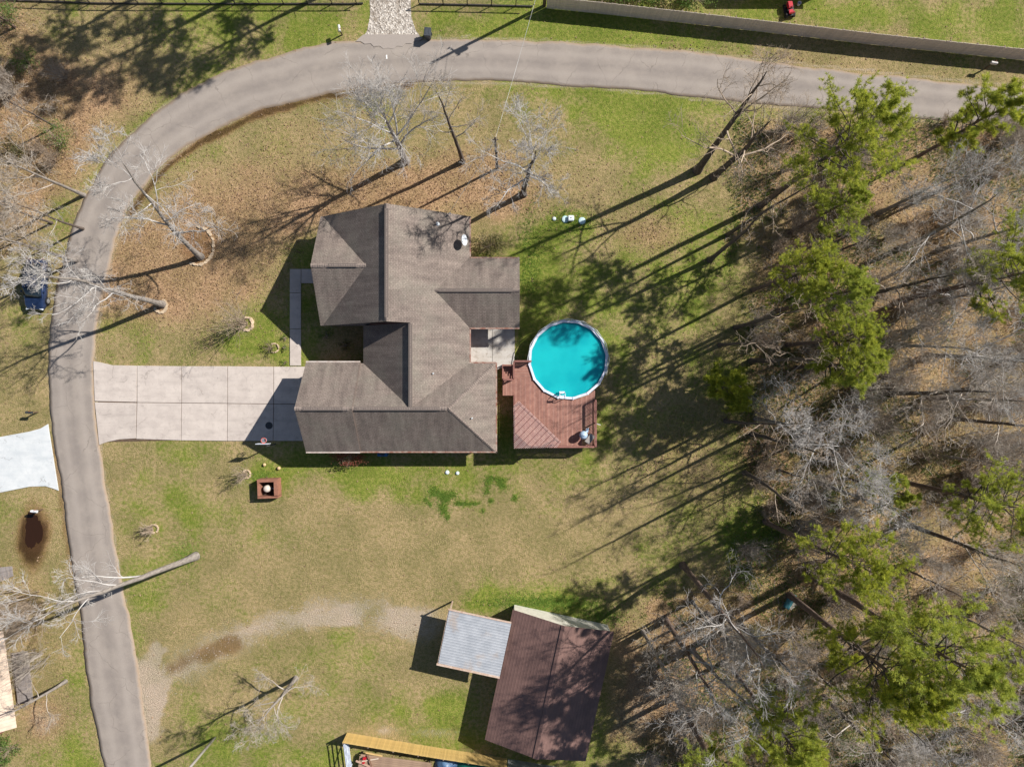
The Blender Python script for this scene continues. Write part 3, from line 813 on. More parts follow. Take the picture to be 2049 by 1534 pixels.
for i in range(rings-1):
    for k in range(n): fs.append((1+i*n+k, 1+(i+1)*n+k, 1+(i+1)*n+(k+1)%n, 1+i*n+(k+1)%n))
low = len(vs); vs.append((0,0,.1)); 
for k in range(n): vs.append(((PR-.125)*math.cos(2*math.pi*k/n), (PR-.125)*math.sin(2*math.pi*k/n), .1))
for k in range(n): fs.append((low, low+1+(k+1)%n, low+1+k)); fs.append((1+(rings-1)*n+k, low+1+k, low+1+(k+1)%n, 1+(rings-1)*n+(k+1)%n))
mb.add(vs, fs); mb.build('water', m_water, pool, smooth=False)
# outer hand rail on the sides away from the deck
m_alu = mat('rail_aluminium', (206,208,212), (170,168,166), 4, .35, metal=.2)
mb = MB()
pts = [ppt(PR+.10, k, 1.5) for k in np.arange(-1.3, 8.1, 1.0)]
mb.tube(pts, .035, 6)
mb.build('hand_rail', m_alu, pool)
for k in np.arange(-1.3, 8.1, 1.0):
    MB().tube([ppt(PR+.10,k,1.5), ppt(PR+.06,k,1.2), ppt(PR+.02,k,.9)], .022, 6).build('rail_bracket', m_alu, pool)

# A-frame ladder hung over the pool edge
lad = thing('pool_ladder', P(1124,790,1.2), 'white pool ladder hung over the rim from the deck', 'ladder')
L0 = Vector(lad.location)
for sx_ in (-.24, .24):
    MB().tube([(sx_,-.35,0),(sx_,-.30,.75),(sx_,-.18,.98),(sx_,.02,.98),(sx_,.18,.8),(sx_,.36,-.9)], .032, 8).build('stringer', m_rim, lad, smooth=True)
for z_, y_ in ((.55,.22),(.2,.26),(-.15,.29)):
    MB().cbox(0,y_,z_,.48,.16,.04).build('step', m_rim, lad)
MB().cbox(0,-.1,.93,.46,.16,.035).build('step', m_rim, lad)

# ------------------------------------------------------------------ deck
DH = 1.2
m_deck = mat('red_stained_boards', (158,114,99), (138,97,86), 2.2, .8, .15, rnd=.10, stretch=(1,1,1), fine=.12)
m_deckw = mat('worn_deck_boards', (166,125,111), (144,105,94), 2.2, .85, .15, rnd=.12, fine=.12)
m_post = mat('red_rail', (144,98,88), (122,80,72), 3.0, .75, rnd=.06)
deck = thing('pool_deck', (0,0,0), 'raised red-brown plank deck wrapping round the pool with railings and stairs', 'deck')
def dp(px, py, h=DH): return P(px, py, h)
xl0, xl1, xr = dp(1006,0)[0], dp(1028,0)[0], dp(1191,0)[0]
yb, ymid, ytop, yst = dp(0,893)[1], dp(0,791)[1], dp(0,722)[1], dp(0,759)[1]
yhz = dp(0,757)[1]
prm = PR + .02
def pool_y(x, upper_guard=True):
    dx = x-PCX
    if abs(dx) >= prm: return None
    return PCY - math.sqrt(prm*prm-dx*dx)
pw = .143
x = xl0; k = 0
while x < xr-.02:
    xa, xb = x, min(x+pw-.012, xr)
    x += pw; k += 1
    y0 = yb if xa >= xl1-.02 else ymid
    if xa < xl1-.02: y1 = yst
    else:
        ys = [pool_y(v) for v in (xa, xb)]
        ys = [v for v in ys if v is not None]
        y1 = min(ys) if ys else yhz
        if xa < PCX: y1 = min(y1, yhz) if ys else yhz
        else: y1 = min(y1, PCY-1.2)
        if not ys and xa > PCX: y1 = dp(0,800)[1]
    # planks are butted in two lengths here and there
    cut = None
    if (k*7) % 5 == 0 and y1-y0 > 3: cut = y0 + (y1-y0)*(.35+.3*((k*37)%10)/10)
    for ya, yb_ in (((y0,cut-.006),(cut+.006,y1)) if cut else ((y0,y1),)):
        mb = MB(); mb.cbox((xa+xb)/2, (ya+yb_)/2, 0, xb-xa, yb_-ya, .035)
        o = mb.build('plank', m_deck if k % 3 else m_deckw, deck); o.location.z = DH-.0175 - .0006*(k%4)
y = yhz+.01; k = 0
while y < ytop-.02:
    ya, yb_ = y, min(y+pw-.012, ytop); y += pw; k += 1
    xe = PCX - math.sqrt(max(prm*prm - max((ya-PCY)**2,(yb_-PCY)**2), 0))
    MB().cbox((xl1+xe)/2, (ya+yb_)/2, 0, xe-xl1, yb_-ya, .035).build('plank', m_deck if k%2 else m_deckw, deck).location.z = DH-.018
# skirt boards and joists
sk = [((xl1,yb),(xr,yb)),((xr,yb),(xr,dp(0,800)[1])),((xl1,yb),(xl1,ymid)),((xl0,ymid),(xl1,ymid)),((xl0,ymid),(xl0,yst)),((xl0,yst),(xl1,yst)),((xl1,yst),(xl1,ytop)),((xl1,ytop),(PCX-3.3,ytop))]
for (a,b_),(c_,d2) in sk:
    MB().beam((a,b_,DH-.14),(c_,d2,DH-.14), .045, .2).build('rim_joist', m_post, deck)
for xx in np.linspace(xl1+.2, xr-.2, 4):
    for yy in np.linspace(yb+.2, ymid+.5, 3):
        if math.hypot(xx-PCX, yy-PCY) > PR+.2:
            MB().box(xx-.06,xx+.06,yy-.06,yy+.06,0,DH-.1).build('deck_post', m_post, deck)
def railing(a, b_, z0=DH, h=.95, zb=None, bal=True):
    """posts, top rail and balusters from a to b"""
    a = Vector((a[0],a[1],z0)); b_ = Vector((b_[0],b_[1],zb if zb is not None else z0)); L = (b_-a).length
    n = max(1, round(L/1.7))
    for k in range(n+1):
        p = a.lerp(b_, k/n); MB().box(p.x-.05,p.x+.05,p.y-.05,p.y+.05,p.z-.25,p.z+h-.03).build('rail_post', m_post, deck)
    up = Vector((0,0,h))
    MB().beam(a+up, b_+up, .15, .04).build('top_rail', m_post, deck)
    lo = Vector((0,0,.12)); MB().beam(a+lo, b_+lo, .05, .08).build('bottom_rail', m_post, deck)
    mu = Vector((0,0,h-.1)); MB().beam(a+mu, b_+mu, .045, .08).build('under_rail', m_post, deck)
    if bal:
        m_ = int(L/.125)
        for k in range(1, m_):
            p = a.lerp(b_, k/m_)
            o = MB().cbox(0,0,0,.038,.038,h-.16).build('baluster', m_post, deck) if 'bal' not in RB else link(RB['bal'].copy(), deck)
            if 'bal' not in RB: RB['bal'] = o
            o.location = (p.x, p.y, p.z+h/2-.0)
RB = {}
railing((xr-.05, yb+.05), (xr-.05, dp(0,800)[1]))
railing((xl1+.05, yb+.05), (xr-.2, yb+.05))
railing((xl1+.05, yb+.2), (xl1+.05, ymid-.0))
railing((xl1+.02, ytop-.05), (PCX-3.42, ytop-.05))
railing((xl1-.0, yst+.1), (xl1-.0, ytop-.15), bal=False)
railing((xl0+.05, yst-.02), (xl1-.1, yst-.02), bal=False)
# stairs going down away from the deck corner
nst = 6; y_s = yst+.05; run = .27
for k in range(nst):
    zt = DH - (k+1)*DH/(nst+1)
    MB().box(xl0+.08, xl1-.12, y_s+k*run*.8, y_s+k*run*.8+.27, zt-.04, zt).build('stair_tread', m_deck, deck)
for xx in (xl0+.05, xl1-.09):
    MB().beam((xx,y_s,DH-.2),(xx,y_s+nst*run*.8,.05), .045, .22).build('stair_stringer', m_post, deck)
railing((xl0+.03, y_s), (xl0+.03, y_s+nst*run*.8), DH, .9, .15, bal=False)

# corner pergola over the deck
PH = 3.4
pg = thing('pergola', (0,0,0), 'slatted corner pergola over the lower left of the red deck', 'pergola')
m_slat = mat('pergola_slat', (186,158,150), (160,128,126), 3, .8, rnd=.10)
m_rafter = mat('pergola_rafter', (128,84,78), (104,68,64), 3, .8)
A_ = Vector(P(1028.5,897,PH)); B_ = Vector(P(1027.5,811,PH)); C_ = Vector(P(1038,802,PH)); D_ = Vector(P(1123,884,PH)); E_ = Vector(P(1114,895,PH))
poly = [A_,E_,D_,C_,B_]
diag = (D_-C_).normalized(); perp = Vector((diag.y,-diag.x,0))
if perp.dot(A_-C_) < 0: perp = -perp
def clip(p0, d):
    ts = []
    for i in range(5):
        a = poly[i]; b_ = poly[(i+1)%5]; e = b_-a
        den = d.x*e.y - d.y*e.x
        if abs(den) < 1e-9: continue
        t = ((a.x-p0.x)*e.y-(a.y-p0.y)*e.x)/den; s_ = ((a.x-p0.x)*d.y-(a.y-p0.y)*d.x)/den
        if -1e-6 <= s_ <= 1+1e-6: ts.append(t)
    return (min(ts), max(ts)) if len(ts) >= 2 and max(ts)-min(ts) > .05 else None
depth = max((p-C_).dot(perp) for p in poly)
s_ = .03
while s_ < depth:
    c_ = clip(C_+perp*s_, diag)
    if c_:
        p0 = C_+perp*s_+diag*c_[0]; p1 = C_+perp*s_+diag*c_[1]
        MB().beam(p0, p1, .052, .05).build('slat', m_slat, pg)
    s_ += .115
L = (D_-C_).length; s_ = .25
while s_ < L+1.5:
    c_ = clip(C_+diag*(s_-.3), perp)
    if c_:
        p0 = C_+diag*(s_-.3)+perp*c_[0]-Vector((0,0,.02)); p1 = C_+diag*(s_-.3)+perp*c_[1]-Vector((0,0,.02))
        MB().beam(p0, p1, .045, .14).build('rafter', m_rafter, pg)
    s_ += .46
for p in (A_+Vector((.12,.12,0)), B_+Vector((.12,-.1,0)), E_+Vector((-.25,.1,0)), C_+Vector((.2,-.25,0)), D_+Vector((-.35,.05,0))):
    MB().box(p.x-.05,p.x+.05,p.y-.05,p.y+.05,DH,PH-.2).build('post', m_post, pg)
MB().beam(A_+Vector((.1,0,-.26)), B_+Vector((.1,0,-.26)), .05, .16).build('beam', m_rafter, pg)
MB().beam(A_+Vector((.1,.1,-.26)), E_+Vector((0,.1,-.26)), .05, .16).build('beam', m_rafter, pg)
MB().beam(C_+perp*.2+Vector((0,0,-.27)), D_+perp*.2+Vector((0,0,-.27)), .05, .16).build('beam', m_rafter, pg)

# pool filter tank and storage box on the deck
ft = thing('filter_tank', P(1166,869,DH), 'pale blue-grey rounded kettle grill standing on the deck corner', 'grill', rz=R(-25))
m_tank = mat('enamel_blue_grey', (176,198,218), (150,172,196), 3, .3)
ft.name = 'kettle_grill'
mb = MB(); mb.lathe([(.05,.42),(.26,.47),(.36,.6),(.38,.72),(.36,.83),(.27,.95),(.12,1.02),(.04,1.03)], 20)
mb.build('bowl', m_tank, ft, smooth=True)
MB().tube([(-.09,0,1.01),(-.09,0,1.09),(.09,0,1.09),(.09,0,1.01)], .018, 6).build('lid_handle', m_rim, ft)
for a in (90, 210, 330):
    MB().tube([(.2*math.cos(R(a)),.2*math.sin(R(a)),.52),(.36*math.cos(R(a)),.36*math.sin(R(a)),0)], .02, 6).build('leg', m_alu, ft)
mb = MB(); mb.cbox(.12,.5,.62,.22,.34,.3,R(20)); mb.tube([(.1,.55,.75),(.1,.75,1.0)], .05, 8); mb.build('side_valve', m_tank, ft, bevel=.03)
bx_ = thing('storage_box', P(1179,877,DH), 'grey lidded storage bench on the deck beside the kettle grill', 'storage box', rz=R(52))
m_plas = mat('grey_plastic', (158,152,148), (140,134,130), 4, .6)
MB().cbox(0,0,.25,.86,.46,.5).build('body', m_plas, bx_, bevel=.03)
MB().cbox(0,0,.53,.92,.52,.06).build('lid', m_plas, bx_, bevel=.02)
MB().beam(P(1192.5,847,1.9), P(1202,850,2.0), .05, .05).build('pole_bracket', m_rim, deck)

# ------------------------------------------------------------------ workshop with carport
m_brown, nt, b = new_mat('brown_metal_roof')
uv = N(nt, 'ShaderNodeUVMap', uv_map='UVMap').outputs[0]; pos = N(nt, 'ShaderNodeNewGeometry').outputs['Position']
n1 = noise(nt, pos, .8, 5, .65); n2 = noise(nt, pos, 6, 3, .6)
c = mixc(nt, mapr(nt, n1, .3, .7), srgb(128,99,91), srgb(108,83,77)); c = mixc(nt, 1.0, c, mixc(nt, n2, (.85,.85,.85,1), (1.12,1.12,1.12,1)), 'MULTIPLY')
nt.links.new(c, b.inputs['Base Color']); b.inputs['Roughness'].default_value = .55; b.inputs['Metallic'].default_value = .15
m_cream = mat('cream_siding', (222,218,206), (200,196,184), 2.5, .6)
shed = thing('workshop', (0,0,0), 'brown metal-roofed workshop with white end wall below the lawn', 'building')
def ribbed(name, a, b_, c_, d2, m, parent, pitch=.23, rib=.035, thick=.05):
    """ribbed sheet: a-b the eave, d-c the ridge; ribs run from eave to ridge"""
    a,b_,c_,d2 = map(Vector, (a,b_,c_,d2)); L = (b_-a).length; n = int(L/pitch)
    nr = (b_-a).cross(d2-a).normalized()
    if nr.z < 0: nr = -nr
    prof = []
    for k in range(n):
        for t_, hh in ((0,0),(.62,0),(.70,rib),(.90,rib)): prof.append(((k+t_)/n, hh))
    prof.append((1,0))
    vs = []
    for t_,hh in prof:
        vs.append(a.lerp(b_,t_)+nr*hh); vs.append(d2.lerp(c_,t_)+nr*hh)
    m2 = len(vs)
    vs += [v - Vector((0,0,thick)) for v in vs]
    fs = []
    for k in range(len(prof)-1):
        i = 2*k; fs += [(i,i+2,i+3,i+1),(m2+i,m2+i+1,m2+i+3,m2+i+2),(i,m2+i,m2+i+2,i+2),(i+1,i+3,m2+i+3,m2+i+1)]
    fs += [(0,1,m2+1,m2),(m2-2,2*m2-2,2*m2-1,m2-1)]
    return MB().add(vs, fs).build(name, m, parent)
SE, SR = 2.35, 3.75
nw_, ne = P(1026,1219,SE), P(1229,1263,SE); sw, se = P(970,1479,SE), P(1172,1522,SE)
rn = [ (nw_[i]+ne[i])/2 for i in range(2)]; rs_ = [(sw[i]+se[i])/2 for i in range(2)]
RN = (rn[0], rn[1], SR); RS = (rs_[0], rs_[1], SR)
sroof = thing('roof', (0,0,0), None, None); sroof.parent = shed
ribbed('roof_sheet', sw, RS, RN, nw_, m_brown, sroof, .28, .007); ribbed('roof_sheet', RN, ne, se, RS, m_brown, sroof, .28, .007)
mb = MB(); v_ = Vector(RS)-Vector(RN); u_ = v_.normalized(); x_ = Vector((u_.y,-u_.x,0))
for sgn in (1,-1):
    mb.add([Vector(RN)+Vector((0,0,.06)), Vector(RS)+Vector((0,0,.06)), Vector(RS)+x_*.28*sgn+Vector((0,0,-.01)), Vector(RN)+x_*.28*sgn+Vector((0,0,-.01))], [(0,1,2,3)])
mb.build('ridge_flashing', m_brown, sroof)
def inset(p, q, d): return (p[0]+(q[0]-p[0])*d, p[1]+(q[1]-p[1])*d)
cs = [(sum(v[0] for v in (nw_,ne,sw,se))/4), (sum(v[1] for v in (nw_,ne,sw,se))/4)]
k_ = .955
W = [((p[0]-cs[0])*k_+cs[0], (p[1]-cs[1])*k_+cs[1]) for p in (nw_,ne,se,sw)]
mids = [((W[0][0]+W[1][0])/2,(W[0][1]+W[1][1])/2), ((W[3][0]+W[2][0])/2,(W[3][1]+W[2][1])/2)]
we, wr = SE-.0, SR-.10
mb = MB()
vs = [(*W[0],0),(*W[1],0),(*W[2],0),(*W[3],0),(*W[0],we),(*W[1],we),(*W[2],we),(*W[3],we),(*mids[0],wr),(*mids[1],wr)]
mb.add(vs, [(0,1,5,8,4),(2,3,7,9,6),(0,4,7,3),(1,2,6,5)])
mb.build('wall', m_cream, shed)
cd = Vector((W[3][0]-W[0][0], W[3][1]-W[0][1],0)).normalized()
dpos = Vector((*W[0],0)) + cd*6.4
MB().cbox(dpos.x-.03, dpos.y, 1.05, .06, .95, 2.1, math.atan2(cd.y,cd.x)+R(90)).build('side_door', mat('teal_door', (60,112,124), (48,92,104), 3, .5), shed)
# carport
cp = thing('carport', (0,0,0), 'open carport with pale corrugated metal roof attached to the brown workshop', 'carport')
m_galv, nt, b = new_mat('galvanised_sheet')
pos = N(nt, 'ShaderNodeNewGeometry').outputs['Position']; n1 = noise(nt, pos, 1.2, 5, .65); n2 = noise(nt, pos, .5, 4, .6)
c = mixc(nt, mapr(nt, n1, .3, .7), srgb(184,187,192), srgb(164,168,174)); c = mixc(nt, mth(nt, 'MULTIPLY', mapr(nt, n2, .58, .75), .5), c, srgb(176,150,124))
nt.links.new(c, b.inputs['Base Color']); b.inputs['Roughness'].default_value = .5; b.inputs['Metallic'].default_value = .2
q = [P(899,1220,2.5), P(1023,1247,2.75), P(1000,1353,2.75), P(877,1326,2.5)]
ribbed('roof_sheet', q[3], q[0], q[1], q[2], m_galv, cp, .24, .016, .03)
m_edge = mat('pale_wood_edge', (206,186,170), (180,150,130), 3, .8)
MB().beam(Vector(q[0])+Vector((-.1,.08,0)), Vector(q[1])+Vector((0,.08,0)), .12, .12).build('edge_trim', m_edge, cp)
MB().beam(Vector(q[3])+Vector((-.15,-.08,0)), Vector(q[2])+Vector((0,-.08,0)), .16, .12).build('edge_trim', m_edge, cp)
MB().beam(Vector(q[0])+Vector((-.04,0,-.12)), Vector(q[3])+Vector((-.04,0,-.12)), .08, .14).build('beam', m_edge, cp)
for p in (q[0], q[3]):
    MB().box(p[0]+.02,p[0]+.14,p[1]-.06,p[1]+.06,0,p[2]-.12).build('post', m_edge, cp)
pm = [(q[0][i]+q[3][i])/2 for i in range(3)]; MB().box(pm[0]+.02,pm[0]+.14,pm[1]-.06,pm[1]+.06,0,pm[2]-.12).build('post', m_edge, cp)
# ------------------------------------------------------------------ fences
def polyline_pts(pts, step):
    """points and headings every step metres along a pixel polyline on the ground"""
    w = [Vector(P(*p)) for p in pts]; out = []; carry = 0.0
    for a, b_ in zip(w[:-1], w[1:]):
        d = (b_-a); L = d.length; d.normalize(); s_ = carry
        while s_ < L:
            out.append((a+d*s_, math.atan2(d.y, d.x))); s_ += step
        carry = s_-L
    return out
m_fence = mat('beige_fence_boards', (224,208,194), (202,186,172), 3, .8, rnd=.07, stretch=(1,1,.25), fine=.08)
m_fpost = mat('fence_post', (150,132,116), (130,112,98), 3, .85)
FB = [(1095,17),(1220,30),(1400,50),(1540,66),(1740,89),(1920,108),(2049,121),(2110,128)]
fen = thing('board_fence', (0,0,0), 'long beige close-boarded fence along the grass verge above the road', 'fence')
proto = None; rr = random.Random(3)
for k, (p, hd) in enumerate(polyline_pts(FB, .157)):
    if proto is None:
        o = proto = MB().cbox(0,0,.95,.150,.022,1.86).build('board', m_fence, fen)
    else:
        o = link(proto.copy(), fen)
    o.location = (p.x, p.y, rr.uniform(-.02,.03)); o.rotation_euler = (rr.uniform(-.006,.006), 0, hd)
for k, (p, hd) in enumerate(polyline_pts(FB, 2.44)):
    n_ = Vector((-math.sin(hd), math.cos(hd), 0))
    q = p+n_*.10
    MB().box(q.x-.045,q.x+.045,q.y-.045,q.y+.045,0,1.9).build('post', m_fpost, fen)
for (a,b_) in zip(FB[:-1], FB[1:]):
    a = Vector(P(*a)); b_ = Vector(P(*b_)); d = (b_-a).normalized(); n_ = Vector((-d.y,d.x,0))
    for z_ in (.3, 1.0, 1.65):
        MB().beam(a+n_*.035+Vector((0,0,z_)), b_+n_*.035+Vector((0,0,z_)), .04, .09).build('rail', m_fpost, fen)

m_new = mat('new_pine_boards', (216,184,118), (188,152,88), 2.5, .75, rnd=.10, stretch=(1,1,.3), fine=.08)
yf = thing('pine_fence', (0,0,0), 'new yellow pine board fence at the bottom edge by the workshop', 'fence')
YFB = [(696,1465),(860,1492),(1014,1516)]
proto = None
for k, (p, hd) in enumerate(polyline_pts(YFB, .145)):
    if proto is None: o = proto = MB().cbox(0,0,.92,.139,.02,1.80).build('board', m_new, yf)
    else: o = link(proto.copy(), yf)
    o.location = (p.x, p.y, rr.uniform(-.015,.015)); o.rotation_euler = (0,0,hd)
for k, (p, hd) in enumerate(polyline_pts(YFB, 2.3)):
    n_ = Vector((math.sin(hd), -math.cos(hd), 0)); q = p+n_*.09
    MB().box(q.x-.045,q.x+.045,q.y-.045,q.y+.045,0,1.8).build('post', m_fpost, yf)
for (a,b_) in zip(YFB[:-1], YFB[1:]):
    a = Vector(P(*a)); b_ = Vector(P(*b_)); d = (b_-a).normalized(); n_ = Vector((d.y,-d.x,0))
    for z_ in (.3, .95, 1.6):
        MB().beam(a+n_*.035+Vector((0,0,z_)), b_+n_*.035+Vector((0,0,z_)), .04, .09).build('rail', m_new, yf)
# grey metal panels continuing the fence
m_gp = mat('grey_corrugated', (176,180,176), (146,150,146), 2, .5, metal=.2)
gp = thing('metal_fence', (0,0,0), 'pale grey corrugated metal fence panels continuing the pine fence behind the workshop', 'fence')
for k, (p, hd) in enumerate(polyline_pts([(1016,1517),(1110,1532)], .9)):
    mb = MB()
    for j in range(6): mb.cbox(j*.15+.05, .0, .9, .07, .05, 1.7); mb.cbox(j*.15+.125, .012, .9, .08, .02, 1.7)
    o = mb.build('panel', m_gp, gp); o.location = p; o.rotation_euler = (0,0,hd)
# pipe gate at the left end of the pine fence
m_wht = mat('grey_white_pipe', (190,198,212), (160,168,184), 4, .5)
gt = thing('pipe_gate', (0,0,0), 'grey pipe gate with several rails standing at the left end of the pine fence', 'gate')
ga, gb = Vector(P(697,1470)), Vector(P(712,1585))
for z_ in (.35,.7,1.05,1.4,1.75): MB().tube([ga+Vector((0,0,z_)), gb+Vector((0,0,z_))], .05, 8).build('rail', m_wht, gt)
for t_ in (0,.5,1): q = ga.lerp(gb,t_); MB().tube([q, q+Vector((0,0,1.8))], .05, 8).build('post', m_wht, gt)
MB().tube([ga+Vector((0,0,.35)), ga.lerp(gb,.5)+Vector((0,0,1.75))], .04, 6).build('brace', m_wht, gt)
MB().tube([ga.lerp(gb,.5)+Vector((0,0,1.75)), gb+Vector((0,0,.35))], .04, 6).build('brace', m_wht, gt)

# low dark rail fence with wire mesh at the top of the picture
m_iron = mat('dark_iron', (44,40,40), (58,52,50), 4, .6)
m_wire = mat('wire', (120,120,118), None, 4, .5, metal=.6)
def mesh_fence(label, pts):
    f = thing('mesh_fence', (0,0,0), label, 'fence', 'low mesh fences at the top edge')
    for p, hd in polyline_pts(pts, 2.25):
        MB().tube([p, p+Vector((0,0,1.15))], .045, 8).build('post', m_iron, f)
    for a, b_ in zip(pts[:-1], pts[1:]):
        a = Vector(P(*a)); b_ = Vector(P(*b_))
        for z_, w_ in ((.10,.10),(1.12,.07)):
            MB().beam(a+Vector((0,0,z_)), b_+Vector((0,0,z_)), w_, w_).build('rail', m_iron, f)
        mb = MB(); d = (b_-a); L = d.length; d.normalize(); n = int(L/.18)
        for k in range(n):
            p = a+d*(k*.18); mb.beam(p+Vector((0,0,.1)), p+Vector((0,0,1.12)), .006, .006)
        for z_ in (.3,.5,.7,.9): mb.beam(a+Vector((0,0,z_)), b_+Vector((0,0,z_)), .006, .006)
        o = mb.build('wire_mesh', m_wire, f); o['kind'] = 'stuff'
mesh_fence('low dark mesh fence at the upper left corner, left of the gravel drive', [(-60,0),(60,3),(200,8),(420,9),(700,9),(727,8)])
mesh_fence('low dark mesh fence right of the gravel drive, along the green verge', [(839,9),(940,11),(1066,14)])

# ------------------------------------------------------------------ poles and wires
m_polew = mat('weathered_pole', (120,104,90), (92,80,70), 4, .9, .2, stretch=(3,3,.3))
m_poleg = mat('pale_pole', (176,170,162), (150,146,140), 4, .8, .1, stretch=(3,3,.3))
up = thing('utility_pole', P(1089,12), 'tall wooden utility pole by the left end of the beige fence', 'utility pole')
MB().tube([(0,0,0),(0,0,5),(0,0,9.6)], [.17,.15,.11], 10).build('shaft', m_polew, up, smooth=True)
MB().beam((-.5,.35,7.6),(.5,-.35,7.6), .09, .11).build('crossarm', m_polew, up)
MB().lathe([(.05,0),(.2,.03),(.22,.1),(.22,.75),(.16,.85),(.04,.9)], 14, (-.2,-.36,6.4)).build('transformer', mat('transformer_grey', (150,154,156), None, 4, .5), up)
for x_ in (-.45,.45): MB().lathe([(.03,0),(.05,.04),(.03,.1),(.05,.14),(.02,.18)], 8, (x_,-x_*.7,7.66)).build('insulator', m_rim, up)
sp = thing('service_pole', P(995,337), 'slim dark service pole in the leaf-strewn yard above the house', 'utility pole')
MB().tube([(0,0,0),(0,0,4),(0,0,7.9)], [.12,.11,.09], 10).build('shaft', mat('creosote', (74,62,54), (56,48,42), 4, .9, stretch=(3,3,.3)), sp, smooth=True)
MB().beam((-.25,0,7.5),(.25,0,7.5), .08, .08).build('crossarm', m_polew, sp)
lp = thing('light_pole', P(430,1475), 'pale grey leaning-looking pole at the bottom left of the lawn by the road', 'utility pole')
lp['label'] = 'pale grey bare pole at the bottom left of the lawn by the road'
MB().tube([(0,0,0),(0,0,5),(0,0,9.2)], [.13,.12,.10], 10).build('shaft', m_poleg, lp, smooth=True)
MB().lathe([(.14,0),(.14,.06),(.03,.09)], 10, (0,0,9.2)).build('cap', m_poleg, lp)
def wire(a, b_, sag, label, rad=.014):
    a = Vector(a); b_ = Vector(b_); pts = []
    for k in range(17):
        t_ = k/16; p = a.lerp(b_, t_); p.z -= sag*4*t_*(1-t_); pts.append(p)
    o = MB().tube(pts, rad, 5).build('overhead_wire', mat('wire_pale', (200,200,196), (150,150,150), .8, .5), None)
    tag(o, label, 'wire', 'overhead service wires')
upl = Vector(P(1089,12)); spl = Vector(P(995,337))
wire(upl+Vector((0,0,8.2)), spl+Vector((0,0,7.7)), .5, 'pale overhead wire from the utility pole to the slim dark service pole')
wire(spl+Vector((0,0,7.5)), (-5.6,14.6,4.2), .2, 'pale overhead wire from the slim dark service pole to the house roof')
# weatherhead on the roof edge
wh = tag(MB().tube([(-5.6,14.62,3.2),(-5.6,14.62,4.3),(-5.45,14.7,4.45),(-5.3,14.75,4.35)], .05, 8).build('weatherhead', mat('galv', (1,1,1))), 'grey conduit weatherhead at the north edge of the house roof', 'conduit')

# ------------------------------------------------------------------ mailboxes, bin, yard fittings
def mailbox(px, py, cbox, label, rz, post=(104,84,66)):
    t = thing('mailbox', P(px,py), label, 'mailbox', 'roadside mailboxes', rz=rz)
    mc = mat('mailbox_%d_%d_%d' % cbox, cbox, tuple(int(v*.85) for v in cbox), 4, .5)
    MB().box(-.05,.05,-.05,.05,0,1.05).build('post', mat('mail_post_%d' % post[0], post, None, 4, .85), t)
    prof = [(-.11,0),(.11,0),(.11,.16)] + [(.11*math.cos(R(a)), .16+.11*math.sin(R(a))) for a in range(20,181,20)]
    n = len(prof); vs = [(x,-.28,1.05+z) for x,z in prof]+[(x,.28,1.05+z) for x,z in prof]
    MB().add(vs, [tuple(range(n))[::-1], tuple(range(n,2*n))]+[(k,(k+1)%n,n+(k+1)%n,n+k) for k in range(n)]).build('box', mc, t)
    MB().box(.115,.13,-.1,-.06,1.12,1.4).build('flag', mat('flag_red', (170,40,36), None, 4, .5), t)
mailbox(685, 70, (206,206,200), 'pale mailbox on a post left of the gravel drive', R(8))
mailbox(1971, 138, (214,206,200), 'white mailbox near the right end of the beige fence', R(80))
mailbox(76, 824, (58,60,62), 'dark mailbox on the verge above the white neighbour driveway', R(85))
mailbox(86, 1018, (222,224,228), 'white mailbox beside the brown puddle', R(85))
bn = thing('wheeled_bin', P(858,75), 'dark grey wheeled rubbish bin at the road edge beside the gravel drive', 'bin', rz=R(-6))
m_bin = mat('bin_grey', (70,74,80), (58,62,68), 4, .5)
mb = MB(); mb.add([(-.24,-.28,.08),(.24,-.28,.08),(.24,.28,.08),(-.24,.28,.08),(-.30,-.36,.98),(.30,-.36,.98),(.30,.36,.98),(-.30,.36,.98)], [(3,2,1,0),(4,5,6,7),(0,1,5,4),(1,2,6,5),(2,3,7,6),(3,0,4,7)])
mb.build('body', m_bin, bn, bevel=.03)
ld = MB().cbox(0,0,1.02,.64,.78,.07).build('lid', m_bin, bn, bevel=.025)
MB().cbox(-.16,.05,1.06,.07,.5,.03).cbox(.16,.05,1.06,.07,.5,.03).build('rib', m_bin, ld)
MB().tube([(-.28,.42,.95),(.28,.42,.95)], .02, 8).build('handle', m_bin, bn)
for sx_ in (-.27,.27): MB().tube([(sx_-.03,.28,.12),(sx_+.03,.28,.12)], .12, 14).build('wheel', mat('tyre', (30,30,32), None, 4, .8), bn)

m_lid = mat('septic_white', (222,230,232), (200,212,216), 4, .5)
m_lid2 = mat('septic_aqua', (206,226,226), (176,206,208), 4, .5)
for px, py, r0, lab in ((895,944.5,.17,'left white round septic lid in the lawn below the house'),(915.5,946,.15,'right white round septic lid in the lawn below the house'),(1109,438,.16,'small white round cap left of the aerator box'),(1131,439,.30,'large pale round lid touching the aerator box'),(1164.5,442,.30,'large pale round lid right of the aerator box')):
    t = thing('septic_lid', P(px,py), lab, 'lid', 'septic lids in the lawn')
    MB().lathe([(r0,0),(r0,.08),(r0*.96,.10),(r0*.6,.13),(r0*.3,.14)], 20).build('cover', m_lid if r0 < .2 else m_lid2, t)
    MB().lathe([(r0*1.12,0),(r0*1.12,.04),(r0*1.0,.05)], 20).build('collar', m_lid2, t)
ab = thing('aerator_box', P(1142,438), 'pale grey boxy aerator housing between two round septic lids', 'utility box')
MB().box(-.28,.28,-.24,.24,0,.42).build('housing', m_lid, ab, bevel=.05)
